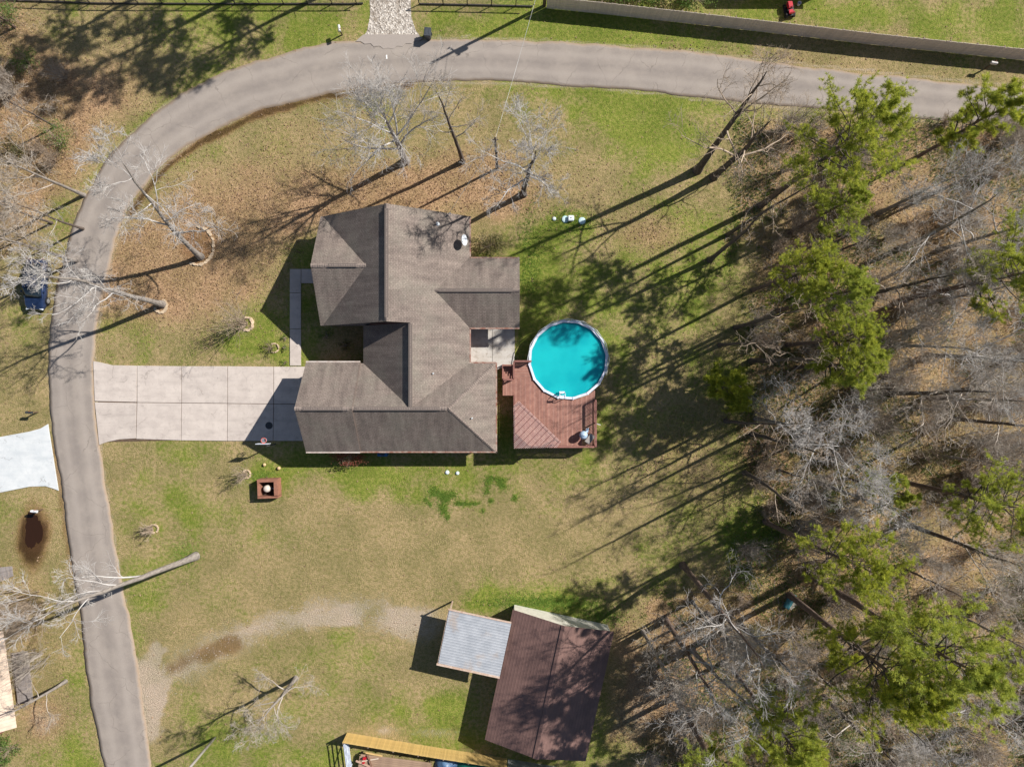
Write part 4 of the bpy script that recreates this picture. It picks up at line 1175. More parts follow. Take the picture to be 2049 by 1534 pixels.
MB().lathe([(.05,0),(.05,.04),(.02,.05)], 10, (0,.02,.42)).build('knob', mat('knob_grey', (90,94,98), None), ab)

# basketball hoop
hp = thing('basketball_hoop', P(551,888), 'basketball hoop with orange rim and white backboard by the driveway edge', 'basketball hoop')
m_or = mat('hoop_orange', (222,84,52), None, 4, .5)
MB().tube([(0,0,0),(0,0,2.4),(0,.25,3.0)], .055, 10).build('pole', mat('hoop_pole', (70,70,72), None, 4, .5), hp)
MB().cbox(0,.3,3.15,1.12,.04,.74).build('backboard', m_rim, hp)
rim = [(.23*math.cos(2*math.pi*k/20), .58+.23*math.sin(2*math.pi*k/20), 3.0) for k in range(21)]
MB().tube(rim, .018, 6, False).cbox(0,.34,3.0,.14,.06,.1).build('rim', m_or, hp)
mb = MB()
for k in range(12):
    a = 2*math.pi*k/12; a2 = a+.26
    mb.tube([(.23*math.cos(a),.58+.23*math.sin(a),3.0),(.17*math.cos(a2),.58+.17*math.sin(a2),2.75),(.13*math.cos(a),.58+.13*math.sin(a),2.55)], .008, 4, False)
    mb.tube([(.23*math.cos(a),.58+.23*math.sin(a),3.0),(.17*math.cos(a-.26),.58+.17*math.sin(a-.26),2.75),(.13*math.cos(a),.58+.13*math.sin(a),2.55)], .008, 4, False)
mb.build('net', m_rim, hp)

# wooden well box
wbx = thing('well_box', P(543,976), 'open-topped rust-red square wooden box standing on the lawn', 'wooden box', rz=R(2))
m_rw = mat('rust_wood', (152,104,84), (130,88,70), 3, .85, rnd=.05, fine=.1)
for sx_, sy_, lx, ly in ((0,.82,1.9,.28),(0,-.72,1.9,.16),(-.86,.05,.16,1.26),(.76,.05,.36,1.26)):
    for k in range(3):
        MB().cbox(sx_,sy_,.17+k*.34,lx-.02*k*0,ly,.325).build('timber', m_rw, wbx, bevel=.012)
MB().box(-.78,.58,-.64,.68,.02,.06).build('floor', mat('dark_soil', (60,46,36), (44,34,28), 4, .95), wbx)
tk = thing('pressure_tank', (P(543,976)[0]-.2,P(543,976)[1]+.02,.06), 'pale round-topped tank inside the rust-red wooden box', 'tank')
MB().lathe([(.1,0),(.30,.03),(.33,.12),(.33,.55),(.29,.7),(.18,.78),(.05,.81)], 20).build('shell', mat('tank_beige', (206,196,184), (186,176,164), 4, .5), tk, smooth=True)
MB().tube([(.33,0,.3),(.55,0,.3),(.6,0,.5)], .03, 8).build('pipe', m_alu, tk)
for px, py, r0, lab in ((530,929,.16,'left of two small tan round stones on the lawn above the wooden box'),(559,936,.17,'right of two small tan round stones on the lawn above the wooden box')):
    bm = bmesh.new(); bmesh.ops.create_icosphere(bm, subdivisions=2, radius=r0)
    rr2 = random.Random(px)
    for v in bm.verts: v.co *= rr2.uniform(.92,1.06); v.co.z = v.co.z*.85
    me = bpy.data.meshes.new('round_stone'); bm.to_mesh(me); bm.free(); me.materials.append(mat('tan_stone', (214,182,140), (190,158,118), 5, .8))
    for p_ in me.polygons: p_.use_smooth = True
    o = link(bpy.data.objects.new('round_stone', me)); q = P(px,py); o.location = (q[0],q[1],r0*.8); tag(o, lab, 'stone', 'tan round stones')
# blue box under the eave
abu = thing('air_conditioner', P(768,905), 'blue boxy unit against the south wall under the eave', 'air conditioner')
abu.location.y = -6.35
MB().box(-.45,.45,-.35,.35,.05,.8).build('housing', mat('unit_blue', (48,112,160), (38,92,136), 4, .5), abu, bevel=.03)
MB().lathe([(.28,.80),(.28,.83),(.1,.85)], 18).build('fan_guard', mat('bin_grey', (1,1,1)), abu)
# dark oil-stained mat on the driveway
o = MB().lathe([(.34,0),(.34,.012),(.2,.016)], 24, (P(539,851)[0],P(539,851)[1],.09)).build('drain_cover', mat('dark_mat', (64,66,70), (50,52,56), 9, .8)); tag(o, 'dark round cover on the shaded driveway slab', 'cover')

# stone rings round trees
m_stn = mat('edging_stone', (206,186,158), (170,146,120), 6, .85, rnd=.18, fine=.15)
def stone_ring(label, cx_, cy_, rx, ry, a0_, a1_, n, sz, seed):
    t = thing('stone_ring', P(cx_,cy_), label, 'stone edging', 'stone rings round trees')
    r_ = random.Random(seed)
    for k in range(n):
        a = R(a0_+(a1_-a0_)*(k+.5*r_.uniform(-.5,.5))/max(n-1,1))
        m_ = MB(); s0 = sz*r_.uniform(.8,1.2)
        pl = []
        for j in range(7):
            b2 = 2*math.pi*j/7; f = r_.uniform(.8,1.1); pl.append((s0*.62*f*math.cos(b2), s0*.42*f*math.sin(b2)))
        m_.prism(pl, -.02, .12*r_.uniform(.7,1.3))
        o = m_.build('stone', m_stn, t, bevel=.02)
        o.location = (rx/S*math.cos(a), ry/S*math.sin(a), 0); o.rotation_euler = (r_.uniform(-.1,.1), r_.uniform(-.1,.1), a+R(90)+r_.uniform(-.3,.3))
stone_ring('long stone edging round the planting bed of the large bare tree', 396,492,32,38,-110,85,17,.36,1)
stone_ring('small ring of stones at the foot of the pale bare tree beside the parked car', 322,612,12,13,-150,60,9,.34,2)
stone_ring('ring of stones round the multi-stemmed bare shrub above the driveway', 495,648,11,13,-110,110,8,.34,3)
stone_ring('ring of small stones round the thin bare shrub left of the wooden box', 494,948,7,8,-100,120,7,.24,4)
stone_ring('ring of small stones round the low shrub near the road', 308,1057,9,8,-150,150,10,.22,5)
stone_ring('ring of small stones round the low shrub beside the walkway', 549,696,9,9,-120,120,11,.18,6)

# ------------------------------------------------------------------ vehicles
def car(name, loc, rz, body, label, L=4.7, Wd=1.8):
    t = thing(name, loc, label, 'car', rz=rz)
    mb_ = mat('paint_%d_%d_%d' % body, body, tuple(int(v*.9) for v in body), 2, .22)
    MATS['paint_%d_%d_%d' % body].node_tree.nodes['Principled BSDF'].inputs['Coat Weight'].default_value = .6
    st = [(-.50,.55,.42,.62),(-.485,.80,.30,.80),(-.44,.90,.24,.95),(-.30,.96,.22,1.0),(0,.97,.22,1.0),(.25,.96,.22,.97),(.40,.93,.24,.86),(.47,.82,.28,.74),(.50,.58,.40,.60)]
    def loft(sts, nm, m, taper):
        vs = []; fs = []; n = 10
        for (x,w,z0,z1) in sts:
            hw = Wd/2*w
            sec = [(-hw*.85,z0),(-hw,z0+.12),(-hw,(z0+z1)/2),(-hw*taper-(1-taper)*hw*.4,z1-.05),(-hw*(taper-.12),z1),(hw*(taper-.12),z1),(hw*taper+(1-taper)*hw*.4,z1-.05),(hw,(z0+z1)/2),(hw,z0+.12),(hw*.85,z0)]
            vs += [(x*L,y_,z_) for y_,z_ in sec]
        for i in range(len(sts)-1):
            for k in range(n): fs.append((i*n+k,i*n+(k+1)%n,(i+1)*n+(k+1)%n,(i+1)*n+k))
        fs.append(tuple(range(n))[::-1]); fs.append(tuple((len(sts)-1)*n+k for k in range(n)))
        return MB().add(vs, fs).build(nm, m, t, smooth=True)
    loft(st, 'body', mb_, .9)
    gl = [(-.40,.80,.9,.93),(-.26,.80,.9,1.38),(-.05,.80,.9,1.45),(.10,.80,.9,1.42),(.27,.82,.9,.98)]
    loft(gl, 'windows', m_glass, .82)
    rf = [(-.25,.64,1.36,1.41),(-.05,.66,1.42,1.47),(.09,.64,1.40,1.44)]
    loft(rf, 'roof_panel', mb_, .95)
    for sx_ in (-.30,.31):
        for sy_ in (-1,1):
            w = MB().tube([(sx_*L,sy_*(Wd/2-.20),.33),(sx_*L,sy_*(Wd/2+.02),.33)], .33, 20).build('wheel', mat('tyre', (1,1,1)), t)
            MB().tube([(sx_*L,sy_*(Wd/2-.1),.33),(sx_*L,sy_*(Wd/2+.035),.33)], [.22,.20], 14).build('rim', mat('hub_silver', (190,194,200), None, 4, .3, metal=.6), w)
    for sy_ in (-1,1):
        MB().cbox(.475*L,sy_*.62,.66,.14,.34,.13,-sy_*.25).build('headlight', mat('lamp_clear', (210,216,222), None, 4, .15), t, bevel=.02)
        MB().cbox(-.487*L,sy_*.62,.76,.10,.32,.13,sy_*.2).build('tail_light', mat('lamp_red', (120,20,18), None, 4, .2), t, bevel=.02)
        MB().cbox(.15*L,sy_*(Wd/2+.07),1.0,.12,.18,.12).build('mirror', mb_, t, bevel=.03)
    return t
car('parked_car', P(81,571), R(-92), (34,50,82), 'dark navy car parked on the verge under the pale bare tree', 4.75, 1.95)
car('blue_car', (P(612,1556)[0],P(612,1556)[1],0), R(2), (70,104,150), 'blue car with silver wheels at the bottom edge left of the pipe gate', 4.7, 1.8)

# small red ride-on machine
rm = thing('riding_mower', P(1577,25), 'small red and black ride-on mower behind the beige fence', 'mower', rz=R(100))
m_red = mat('mower_red', (196,40,56), (170,30,44), 4, .35); m_blk = mat('mower_black', (28,28,32), None, 4, .6)
MB().cbox(.38,0,.55,.62,.46,.36).build('hood', m_red, rm, bevel=.06)
MB().cbox(-.22,0,.40,.7,.5,.16).build('frame', m_blk, rm, bevel=.03)
MB().cbox(-.25,0,.58,.42,.44,.10).cbox(-.46,0,.78,.10,.42,.34).build('seat', m_red, rm, bevel=.04)
MB().tube([(.1,0,.6),(-.02,0,.92)], .02, 6).tube([(-.02+.15*math.cos(a)*.5, .16*math.sin(a), .92+.08*math.cos(a)) for a in np.linspace(0,2*math.pi,13)], .015, 5, False).build('steering_wheel', m_blk, rm)
for x_, r0 in ((.48,.19),(-.4,.25)):
    for sy_ in (-1,1): MB().tube([(x_,sy_*.26,r0),(x_,sy_*.42,r0)], r0, 14).build('wheel', mat('tyre', (1,1,1)), rm)
MB().cbox(.05,0,.2,.6,.95,.14).build('cutting_deck', m_blk, rm, bevel=.03)
bl_ = thing('white_bucket', P(1597,10), 'small white bucket beside the red ride-on mower', 'bucket')
MB().lathe([(.13,0),(.16,.34),(.165,.35),(.14,.35),(.12,.05)], 16).build('pail', m_rim, bl_)

# ------------------------------------------------------------------ neighbour buildings
nh = thing('neighbour_house', (0,0,0), 'neighbour house with pale tan ribbed metal roof at the left edge', 'house')
m_tanr = mat('tan_metal_roof', (226,204,182), (206,184,164), 2, .5)
a_, b2, c_, d2 = P(6,1262,3.1), P(33,1455,3.1), P(-120,1500,4.4), P(-147,1300,4.4)
ribbed('roof', a_, b2, c_, d2, m_tanr, nh, .3, .03)
ribbed('roof', P(-270,1545,3.1), P(-300,1340,3.1), d2, c_, m_tanr, nh, .3, .03)
w_ = [P(8,1275),P(30,1448),P(-260,1530),P(-285,1345)]
mb = MB(); vs = [(p[0],p[1],0) for p in w_]+[(p[0],p[1],2.95) for p in w_]
mb.add(vs, [(0,1,5,4),(1,2,6,5),(2,3,7,6),(3,0,4,7)]); mb.build('wall', mat('red_siding', (110,66,58), (92,54,48), 3, .8), nh)
m_gpl = mat('weathered_planks', (150,142,138), (124,116,112), 2.4, .9, rnd=.12, stretch=(.4,3,1))
nk = thing('porch_deck', (0,0,0), 'weathered grey plank porch along the neighbour house at the left edge', 'deck')
pa, pb = Vector(P(46,1300)), Vector(P(58,1402)); n = int((pb-pa).length/.15); dv = (pb-pa)/n
hd = math.atan2(dv.y, dv.x)
for k in range(n):
    p = pa+dv*(k+.5); MB().cbox(0,0,.42,.135,1.45,.04).build('plank', m_gpl, nk).location = p
    nk.children[-1].rotation_euler = (0,0,hd)
for k in (0,n-1):
    p = pa+dv*(k+.5); MB().box(p.x-.05,p.x+.05,p.y-.05,p.y+.05,0,.4).build('post', m_gpl, nk)
rp = thing('plank_bridge', (0,0,0), 'small grey plank footbridge on the grass at the left edge', 'footbridge')
for k in range(8):
    p = Vector(P(2+k*3.4,1148-k*.9)); o = MB().cbox(0,0,.12,.14,1.3-.05*k,.05).build('plank', m_gpl, rp); o.location = p; o.rotation_euler = (0,0,R(8))
for yy in (-.5,.5): MB().cbox(P(14,1145)[0],P(14,1145)[1]+yy*.7,.06,1.2,.08,.08,R(8)).build('bearer', m_gpl, rp)
# outbuilding just past the top edge, its shadow lies on the grass in view
ns = thing('neighbour_outbuilding', (0,0,0), 'neighbour outbuilding past the top edge whose shadow falls behind the beige fence', 'building')
x0,y0 = P(1478,-18)[:2]; x1,y1 = P(1660,-130)[:2]
MB().box(x0,x1,y0,y1,0,2.6).build('wall', m_cream, ns)
mb = MB(); ym = (y0+y1)/2
mb.add([(x0-.3,y0-.3,2.5),(x1+.3,y0-.3,2.5),(x1+.3,ym,4.0),(x0-.3,ym,4.0),(x0-.3,y1+.3,2.5),(x1+.3,y1+.3,2.5)], [(0,1,2,3),(3,2,5,4),(0,3,4),(1,5,2),(0,4,5,1)])
mb.build('roof', m_brown, ns)

# ------------------------------------------------------------------ yard behind the pine fence
tr_ = thing('flat_trailer', (0,0,0), 'flat wooden trailer platform behind the pine fence at the bottom edge', 'trailer')
ta, tb = P(722,1500), P(868,1518); hd = math.atan2(tb[1]-ta[1], tb[0]-ta[0]); ca, sa = math.cos(hd), math.sin(hd)
m_tp = mat('trailer_planks', (158,132,110), (130,106,90), 2.4, .9, rnd=.12, stretch=(.5,3,1))
for k in range(15):
    cx0 = Vector((ta[0],ta[1],0)) + Vector((sa,-ca,0))*(.1+k*.19) + Vector((ca,sa,0))*3.4
    o = MB().cbox(0,0,.62,6.7 if k%4 else 6.5,.175,.05).build('plank', m_tp, tr_); o.location = cx0; o.rotation_euler = (0,0,hd)
for s1 in (.2, 6.5):
    for s2 in (.1, 2.7):
        c0 = Vector((ta[0],ta[1],0)) + Vector((sa,-ca,0))*s2 + Vector((ca,sa,0))*s1
        MB().box(c0.x-.06,c0.x+.06,c0.y-.06,c0.y+.06,0,.6).build('leg', m_iron, tr_)
def lumber(a, b_, z, w, label, colr):
    o = MB().beam((*P(*a)[:2],z), (*P(*b_)[:2],z+.03), w, .06).build('timber_length', mat('lumber_%d' % colr[0], colr, tuple(int(v*.88) for v in colr), 3, .8, stretch=(1,1,1)))
    tag(o, label, 'timber', 'loose timbers on the trailer')
lumber((735,1497),(768,1503),.70,.14,'pale yellow timber lying on the trailer nearest the pine fence',(216,180,120))
lumber((727,1514),(760,1508),.69,.10,'pale thin timber lying across the middle of the trailer',(214,196,176))
lumber((716,1512),(755,1528),.78,.16,'long pinkish timber slanting over the left end of the trailer',(196,160,140))
lumber((740,1500),(748,1522),.85,.10,'brown timber crossing the others on the trailer',(130,96,76))
for px, py, s0, lab in ((733,1507,.3,'red fuel can on the trailer near its left end'),(731,1516,.22,'small red tool box on the trailer')):
    t = thing('fuel_can' if s0 > .25 else 'tool_box', (*P(px,py)[:2],.65), lab, 'can' if s0 > .25 else 'tool box')
    MB().box(-s0/2,s0/2,-s0/3,s0/3,0,s0).build('body', m_red, t, bevel=.03)
    MB().tube([(-s0/3,0,s0),(-s0/3,0,s0+.08),(s0/3,0,s0+.08),(s0/3,0,s0)], .015, 6).build('handle', m_red, t)
def tarp(px, py, rx, ry, h, colr, label, seed):
    r_ = np.random.RandomState(seed); n = 28
    u = np.linspace(-1,1,n); U_, V_ = np.meshgrid(u,u)
    ang = np.arctan2(V_,U_); rad = np.maximum(abs(U_),abs(V_))
    x = rad*np.cos(ang)*rx; y = rad*np.sin(ang)*ry
    z = h*(1-rad**2.2) + .10*fnoise(x+50,y+50,.5,seed)*(1-rad*.6) + .06*np.sin(x*7+y*4+3*fnoise(x+9,y+9,1.,seed+1))*(1-rad)
    z[rad > .98] = 0
    q = P(px,py); ii = (np.arange(n-1)[:,None]*n+np.arange(n-1)[None,:]).ravel()
    o = np_mesh('tarpaulin', np.stack([x,y,z],-1).reshape(-1,3), quads=np.stack([ii,ii+1,ii+1+n,ii+n],1), mat=mat('tarp_%d_%d' % colr[:2], colr, tuple(int(v*.8) for v in colr), 2, .4), smooth=False)
    o.location = q; tag(o, label, 'tarpaulin', 'tarpaulin heaps behind the pine fence')
tarp(893,1528,1.1,1.0,.7,(92,124,160),'crumpled blue-grey tarpaulin heap behind the pine fence',3)
tarp(950,1537,1.8,1.1,.9,(34,128,112),'teal green tarpaulin heap behind the pine fence beside the workshop',4)
# barrel in the woods
br_ = thing('plastic_barrel', P(1578,1200), 'teal plastic barrel lying in the woods with a pale lid beside it', 'barrel', rz=R(60))
MB().tube([(-.75,0,.30),(-.70,0,.30),(-.4,0,.30),(0,0,.30),(.4,0,.30),(.70,0,.30),(.75,0,.30)], [.24,.29,.30,.31,.30,.29,.24], 18).build('drum', mat('barrel_teal', (70,128,136), (50,100,110), 3, .5), br_, smooth=False)
ldd = thing('barrel_lid', P(1588,1213), 'round off-white lid leaning by the teal barrel in the woods', 'lid')
MB().lathe([(.42,0),(.43,.03),(.40,.06),(.38,.04),(.1,.035)], 20).build('disc', mat('lid_offwhite', (214,206,190), (180,168,150), 5, .7), ldd)
ldd.rotation_euler = (.25,.2,0)
# ------------------------------------------------------------------ vegetation generators
def unit(v): return v/np.maximum(np.linalg.norm(v, axis=-1, keepdims=True), 1e-9)
def tubes(pts, rad, sides):
    """pts (n,p,3), rad (n,p) -> verts, quads"""
    n, p, _ = pts.shape
    tan = np.empty_like(pts); tan[:,1:-1] = pts[:,2:]-pts[:,:-2]; tan[:,0] = pts[:,1]-pts[:,0]; tan[:,-1] = pts[:,-1]-pts[:,-2]
    tan = unit(tan)
    ref = np.where(np.abs(tan[:,:1,2:3]) > .9, np.array([1.,0,0]), np.array([0,0,1.]))
    x = unit(np.cross(tan, np.broadcast_to(ref, tan.shape))); y = np.cross(x, tan)
    a = np.arange(sides)*2*np.pi/sides
    V = pts[:,:,None,:] + rad[:,:,None,None]*(x[:,:,None,:]*np.cos(a)[None,None,:,None] + y[:,:,None,:]*np.sin(a)[None,None,:,None])
    i = np.arange(n)[:,None,None]*p*sides; j = np.arange(p-1)[None,:,None]*sides; k = np.arange(sides)[None,None,:]
    k2 = (k+1) % sides
    Q = np.stack([i+j+k, i+j+k2, i+j+sides+k2, i+j+sides+k], -1).reshape(-1,4)
    return V.reshape(-1,3), Q
def kids(r, pts, rad, k, tmin, ang, lr, p2, up, wig, rr, tpow=1.0, tip=.35, gnarl=0.0):
    n, p, _ = pts.shape
    par = np.repeat(np.arange(n), k)
    t = tmin + (1-tmin)*r.rand(n*k)**tpow
    f = t*(p-1); i = np.minimum(f.astype(int), p-2); f = (f-i)[:,None]
    a, b = pts[par,i], pts[par,i+1]
    start = a*(1-f)+b*f
    tan = unit(b-a)
    L = np.linalg.norm(np.diff(pts, axis=1), axis=2).sum(1)[par]
    v = r.randn(n*k,3); v -= (v*tan).sum(1,keepdims=True)*tan; v = unit(v)
    an = np.radians(r.uniform(*ang, n*k))[:,None]
    d = tan*np.cos(an)+v*np.sin(an); d[:,2] += up; d = unit(d)
    ln = L*r.uniform(*lr, n*k)*(1-.4*(t-tmin)/(1-tmin+1e-6))
    cur = r.randn(n*k,3)*wig; cur[:,2] += up*.8
    out = np.zeros((n*k,p2,3)); out[:,0] = start; dd = d.copy()
    for j in range(1, p2):
        dd = unit(dd + cur/(p2-1) + r.randn(n*k,3)*gnarl)
        out[:,j] = out[:,j-1] + dd*(ln/(p2-1))[:,None]
    r0 = (rad[par,i]*(1-f[:,0])+rad[par,i+1]*f[:,0])*rr
    ra = r0[:,None]*np.linspace(1, tip, p2)[None,:]
    return out, ra
class Acc:
    def __init__(s): s.v = []; s.q = []; s.n = 0
    def add(s, V, Q): s.v.append(V); s.q.append(Q+s.n); s.n += len(V)
    def get(s): return np.concatenate(s.v), np.concatenate(s.q)

m_bark = mat('grey_bark', (150,142,134), (112,104,98), 3, .9, .3, stretch=(3,3,.6), fine=.15)
m_twig, nt, b = new_mat('pale_twigs')
oi = N(nt, 'ShaderNodeObjectInfo').outputs['Random']; pos = N(nt, 'ShaderNodeNewGeometry').outputs['Position']
n1 = noise(nt, pos, 1.1, 3, .6)
c = mixc(nt, mapr(nt, n1, .3, .7), srgb(192,184,174), srgb(150,140,130)); c = mixc(nt, mth(nt, 'MULTIPLY', oi, .45), c, srgb(146,126,108))
nt.links.new(c, b.inputs['Base Color']); b.inputs['Roughness'].default_value = .85; b.inputs['Specular IOR Level'].default_value = .2
m_twigw = mat('white_twigs', (196,192,188), (156,150,146), 1.3, .85)
m_twigt = mat('tan_twigs', (186,168,148), (146,128,112), 1.3, .9)
m_pbark = mat('pine_bark', (124,104,92), (84,68,60), 3, .95, .4, stretch=(3,3,.7), fine=.2)
m_dbark = mat('dark_bark', (104,92,84), (72,62,56), 3, .95, .3, stretch=(3,3,.7), fine=.15)

def bare_parts(seed, h, spread, r0, lean=(0,0), k=(9,6,6,5), t0=.35, el=(25,60), trunk_top=.92, twig=.011, wob=.25, upb=.12, gn=.12, lim=None):
    r = np.random.RandomState(seed)
    p = 14; t = np.linspace(0,1,p)
    tr = np.zeros((1,p,3)); tr[0,:,2] = t*h*trunk_top
    tr[0,:,0] = lean[0]*t**1.25 + wob*np.cumsum(r.randn(p))*t*.25; tr[0,:,1] = lean[1]*t**1.25 + wob*np.cumsum(r.randn(p))*t*.25
    rad = (r0*(1-t)**.75 + r0*.10)[None,:].copy(); rad[0,0] *= 1.45; rad[0,1] *= 1.08
    tv, tq = tubes(tr, rad, 10)
    acc = Acc()
    n1 = k[0]
    tt = t0 + (1-t0)*np.linspace(0,1,n1)**.9; f = np.minimum(tt*(p-1), p-1.001); i = f.astype(int); f = (f-i)[:,None]
    st = tr[0,i]*(1-f)+tr[0,i+1]*f
    az = np.arange(n1)*2.399 + r.rand()*6 + r.randn(n1)*.35; e = np.radians(r.uniform(*el, n1)) + .5*(tt-t0)/(1-t0)
    d = np.stack([np.cos(az)*np.cos(e), np.sin(az)*np.cos(e), np.sin(e)], 1)
    if lim is not None: d[:,0] += lim[0]; d[:,1] += lim[1]; d = unit(d)
    ln = spread*r.uniform(.75,1.15,n1)*(1-.45*((tt-t0)/(1-t0))**1.5)
    p1 = 9; L1 = np.zeros((n1,p1,3)); L1[:,0] = st; dd = d.copy(); cur = r.randn(n1,3)*.35; cur[:,2] += upb*2
    for j in range(1,p1):
        dd = unit(dd+cur/(p1-1)+r.randn(n1,3)*gn); L1[:,j] = L1[:,j-1]+dd*(ln/(p1-1))[:,None]
    rr0 = (rad[0,i]*(1-f[:,0])+rad[0,i+1]*f[:,0])*.44
    R1 = rr0[:,None]*np.linspace(1,.3,p1)[None,:]
    # the leading shoot keeps branching too
    acc.add(*tubes(L1, R1, 6))
    L2, R2 = kids(r, L1, R1, k[1], .2, (25,60), (.42,.68), 7, upb, .5, .5, .8, gnarl=gn)
    acc.add(*tubes(L2, np.maximum(R2,twig*1.1), 5))
    L3, R3 = kids(r, L2, R2, k[2], .15, (22,58), (.42,.7), 5, upb, .5, .6, .8, gnarl=gn)
    acc.add(*tubes(L3, np.maximum(R3,twig*.8), 4))
    if k[3] > 0:
        L4, R4 = kids(r, L3, R3, k[3], .15, (20,55), (.45,.75), 4, upb, .5, .6, .8, gnarl=gn)
        acc.add(*tubes(L4, np.maximum(R4,twig*.55), 3))
    return tv, tq, *acc.get()
def bare_tree(name, loc, label, group, seed, mtw=None, mtr=None, rz=0.0, **kw):
    t = thing(name, loc, label, 'tree', group, rz=rz)
    tv, tq, cv, cq = bare_parts(seed, **kw)
    np_mesh('trunk', tv, quads=tq, mat=mtr or m_bark, parent=t, smooth=True)
    np_mesh('crown', cv, quads=cq, mat=mtw or m_twig, parent=t, smooth=False)
    return t

# needles
def foliage_mat(name, ca, cb, cc):
    m, nt, b = new_mat(name)
    at = N(nt, 'ShaderNodeAttribute', attribute_name='shade').outputs['Fac']
    oi = N(nt, 'ShaderNodeObjectInfo').outputs['Random']
    c = mixc(nt, at, srgb(*ca), srgb(*cb)); c = mixc(nt, mth(nt, 'MULTIPLY', oi, .35), c, srgb(*cc))
    nt.links.new(c, b.inputs['Base Color']); b.inputs['Roughness'].default_value = .6; b.inputs['Specular IOR Level'].default_value = .25
    tl = N(nt, 'ShaderNodeBsdfTranslucent'); nt.links.new(c, tl.inputs[0])
    mx = N(nt, 'ShaderNodeMixShader'); mx.inputs[0].default_value = .45
    nt.links.new(b.outputs[0], mx.inputs[1]); nt.links.new(tl.outputs[0], mx.inputs[2])
    nt.links.new(mx.outputs[0], nt.nodes['Material Output'].inputs[0])
    return m
m_needle = foliage_mat('pine_needles', (126,146,58), (214,212,84), (166,182,100))
m_leaf = foliage_mat('green_leaves', (74,106,46), (136,156,80), (110,136,76))
m_leafd = foliage_mat('dull_leaves', (88,92,56), (140,134,92), (120,112,76))
m_leafr = foliage_mat('russet_leaves', (112,60,48), (168,104,88), (140,84,70))

def tufts(r, c, d, k, ln, wd, spread, up=.25):
    """c (t,3) tuft centres, d (t,3) directions -> needle triangles"""
    T = len(c)
    v = unit(r.randn(T,k,3)); dr = unit(d[:,None,:]*(1-spread) + v*spread + np.array([0,0,up]))
    L = ln*r.uniform(.7,1.15,(T,k,1))
    side = unit(np.cross(dr, r.randn(T,k,3)))*wd
    b0 = c[:,None,:] + v*.03
    V = np.stack([b0-side, b0+side, b0+dr*L], 2).reshape(-1,3)
    F = np.arange(T*k*3).reshape(-1,3)
    sh = np.repeat(np.clip(r.rand(T)*.6+r.rand(T)*.4,0,1), k*3)
    return V, F, sh
def pine_parts(seed, h, crown=.45, spread=3.2, r0=.24, nl=46, ns=7, lean=(0,0), dens=6, kn=20, nlen=.25, nw=.016):
    r = np.random.RandomState(seed); p = 16; t = np.linspace(0,1,p)
    tr = np.zeros((1,p,3)); tr[0,:,2] = t*h; tr[0,:,0] = lean[0]*t**1.3+.1*np.cumsum(r.randn(p))*t*.5; tr[0,:,1] = lean[1]*t**1.3+.1*np.cumsum(r.randn(p))*t*.5
    rad = (r0*(1-t)**.7+.03)[None,:].copy(); rad[0,0] *= 1.3
    tv, tq = tubes(tr, rad, 10)
    acc = Acc()
    tt = (1-crown) + crown*np.linspace(0,.985,nl); f = np.minimum(tt*(p-1), p-1.001); i = f.astype(int); f = (f-i)[:,None]
    st = tr[0,i]*(1-f)+tr[0,i+1]*f
    u = (tt-(1-crown))/crown
    ln = spread*(np.clip(.45+1.6*u,0,1))*np.sqrt(np.clip(1.02-u**1.6,0,1))*r.uniform(.5,1.25,nl)
    az = np.arange(nl)*2.399+r.randn(nl)*.5; e = np.radians(-5+50*u+r.randn(nl)*9)
    d = np.stack([np.cos(az)*np.cos(e),np.sin(az)*np.cos(e),np.sin(e)],1)
    p1 = 7; L1 = np.zeros((nl,p1,3)); L1[:,0] = st; dd = d.copy()
    for j in range(1,p1):
        dd = unit(dd+r.randn(nl,3)*.1+np.array([0,0,.07])); L1[:,j] = L1[:,j-1]+dd*(ln/(p1-1))[:,None]
    R1 = (.06*(1-u)+.02)[:,None]*np.linspace(1,.35,p1)[None,:]
    acc.add(*tubes(L1,R1,5))
    L2, R2 = kids(r, L1, R1, ns, .35, (30,65), (.28,.5), 5, .12, .4, .55, .7)
    acc.add(*tubes(L2,R2,3))
    # dead stubs on the bare trunk
    nb = 7; tb = r.uniform(.25,1-crown,nb); zb = tb*h; az = r.rand(nb)*6.3
    sb = np.stack([np.interp(tb,t,tr[0,:,0]),np.interp(tb,t,tr[0,:,1]),zb],1); Lb = np.zeros((nb,4,3)); Lb[:,0] = sb
    db = np.stack([np.cos(az),np.sin(az),r.uniform(-.1,.4,nb)],1)*r.uniform(.5,1.6,nb)[:,None]
    for j in range(1,4): Lb[:,j] = Lb[:,j-1]+db/3+r.randn(nb,3)*.05
    bv, bq = tubes(Lb, np.tile(np.linspace(.035,.01,4),(nb,1)), 4); tq = np.concatenate([tq, bq+len(tv)]); tv = np.concatenate([tv, bv])
    C = []; D = []
    for LL, lo in ((L2, 1),(L1, 4)):
        m = LL.shape[1]
        for s_ in np.linspace(lo+.4, m-1, dens):
            i0 = min(int(s_), m-2); ff = s_-i0
            C.append(LL[:,i0]*(1-ff)+LL[:,i0+1]*ff + r.randn(len(LL),3)*.07); D.append(unit(LL[:,i0+1]-LL[:,i0]))
    C = np.concatenate(C); D = np.concatenate(D)
    keep = r.rand(len(C)) < .9; C = C[keep]; D = D[keep]
    nv, nf, sh = tufts(r, C, D, kn, nlen, nw, .62)
    return (tv,tq), acc.get(), (nv,nf,sh)
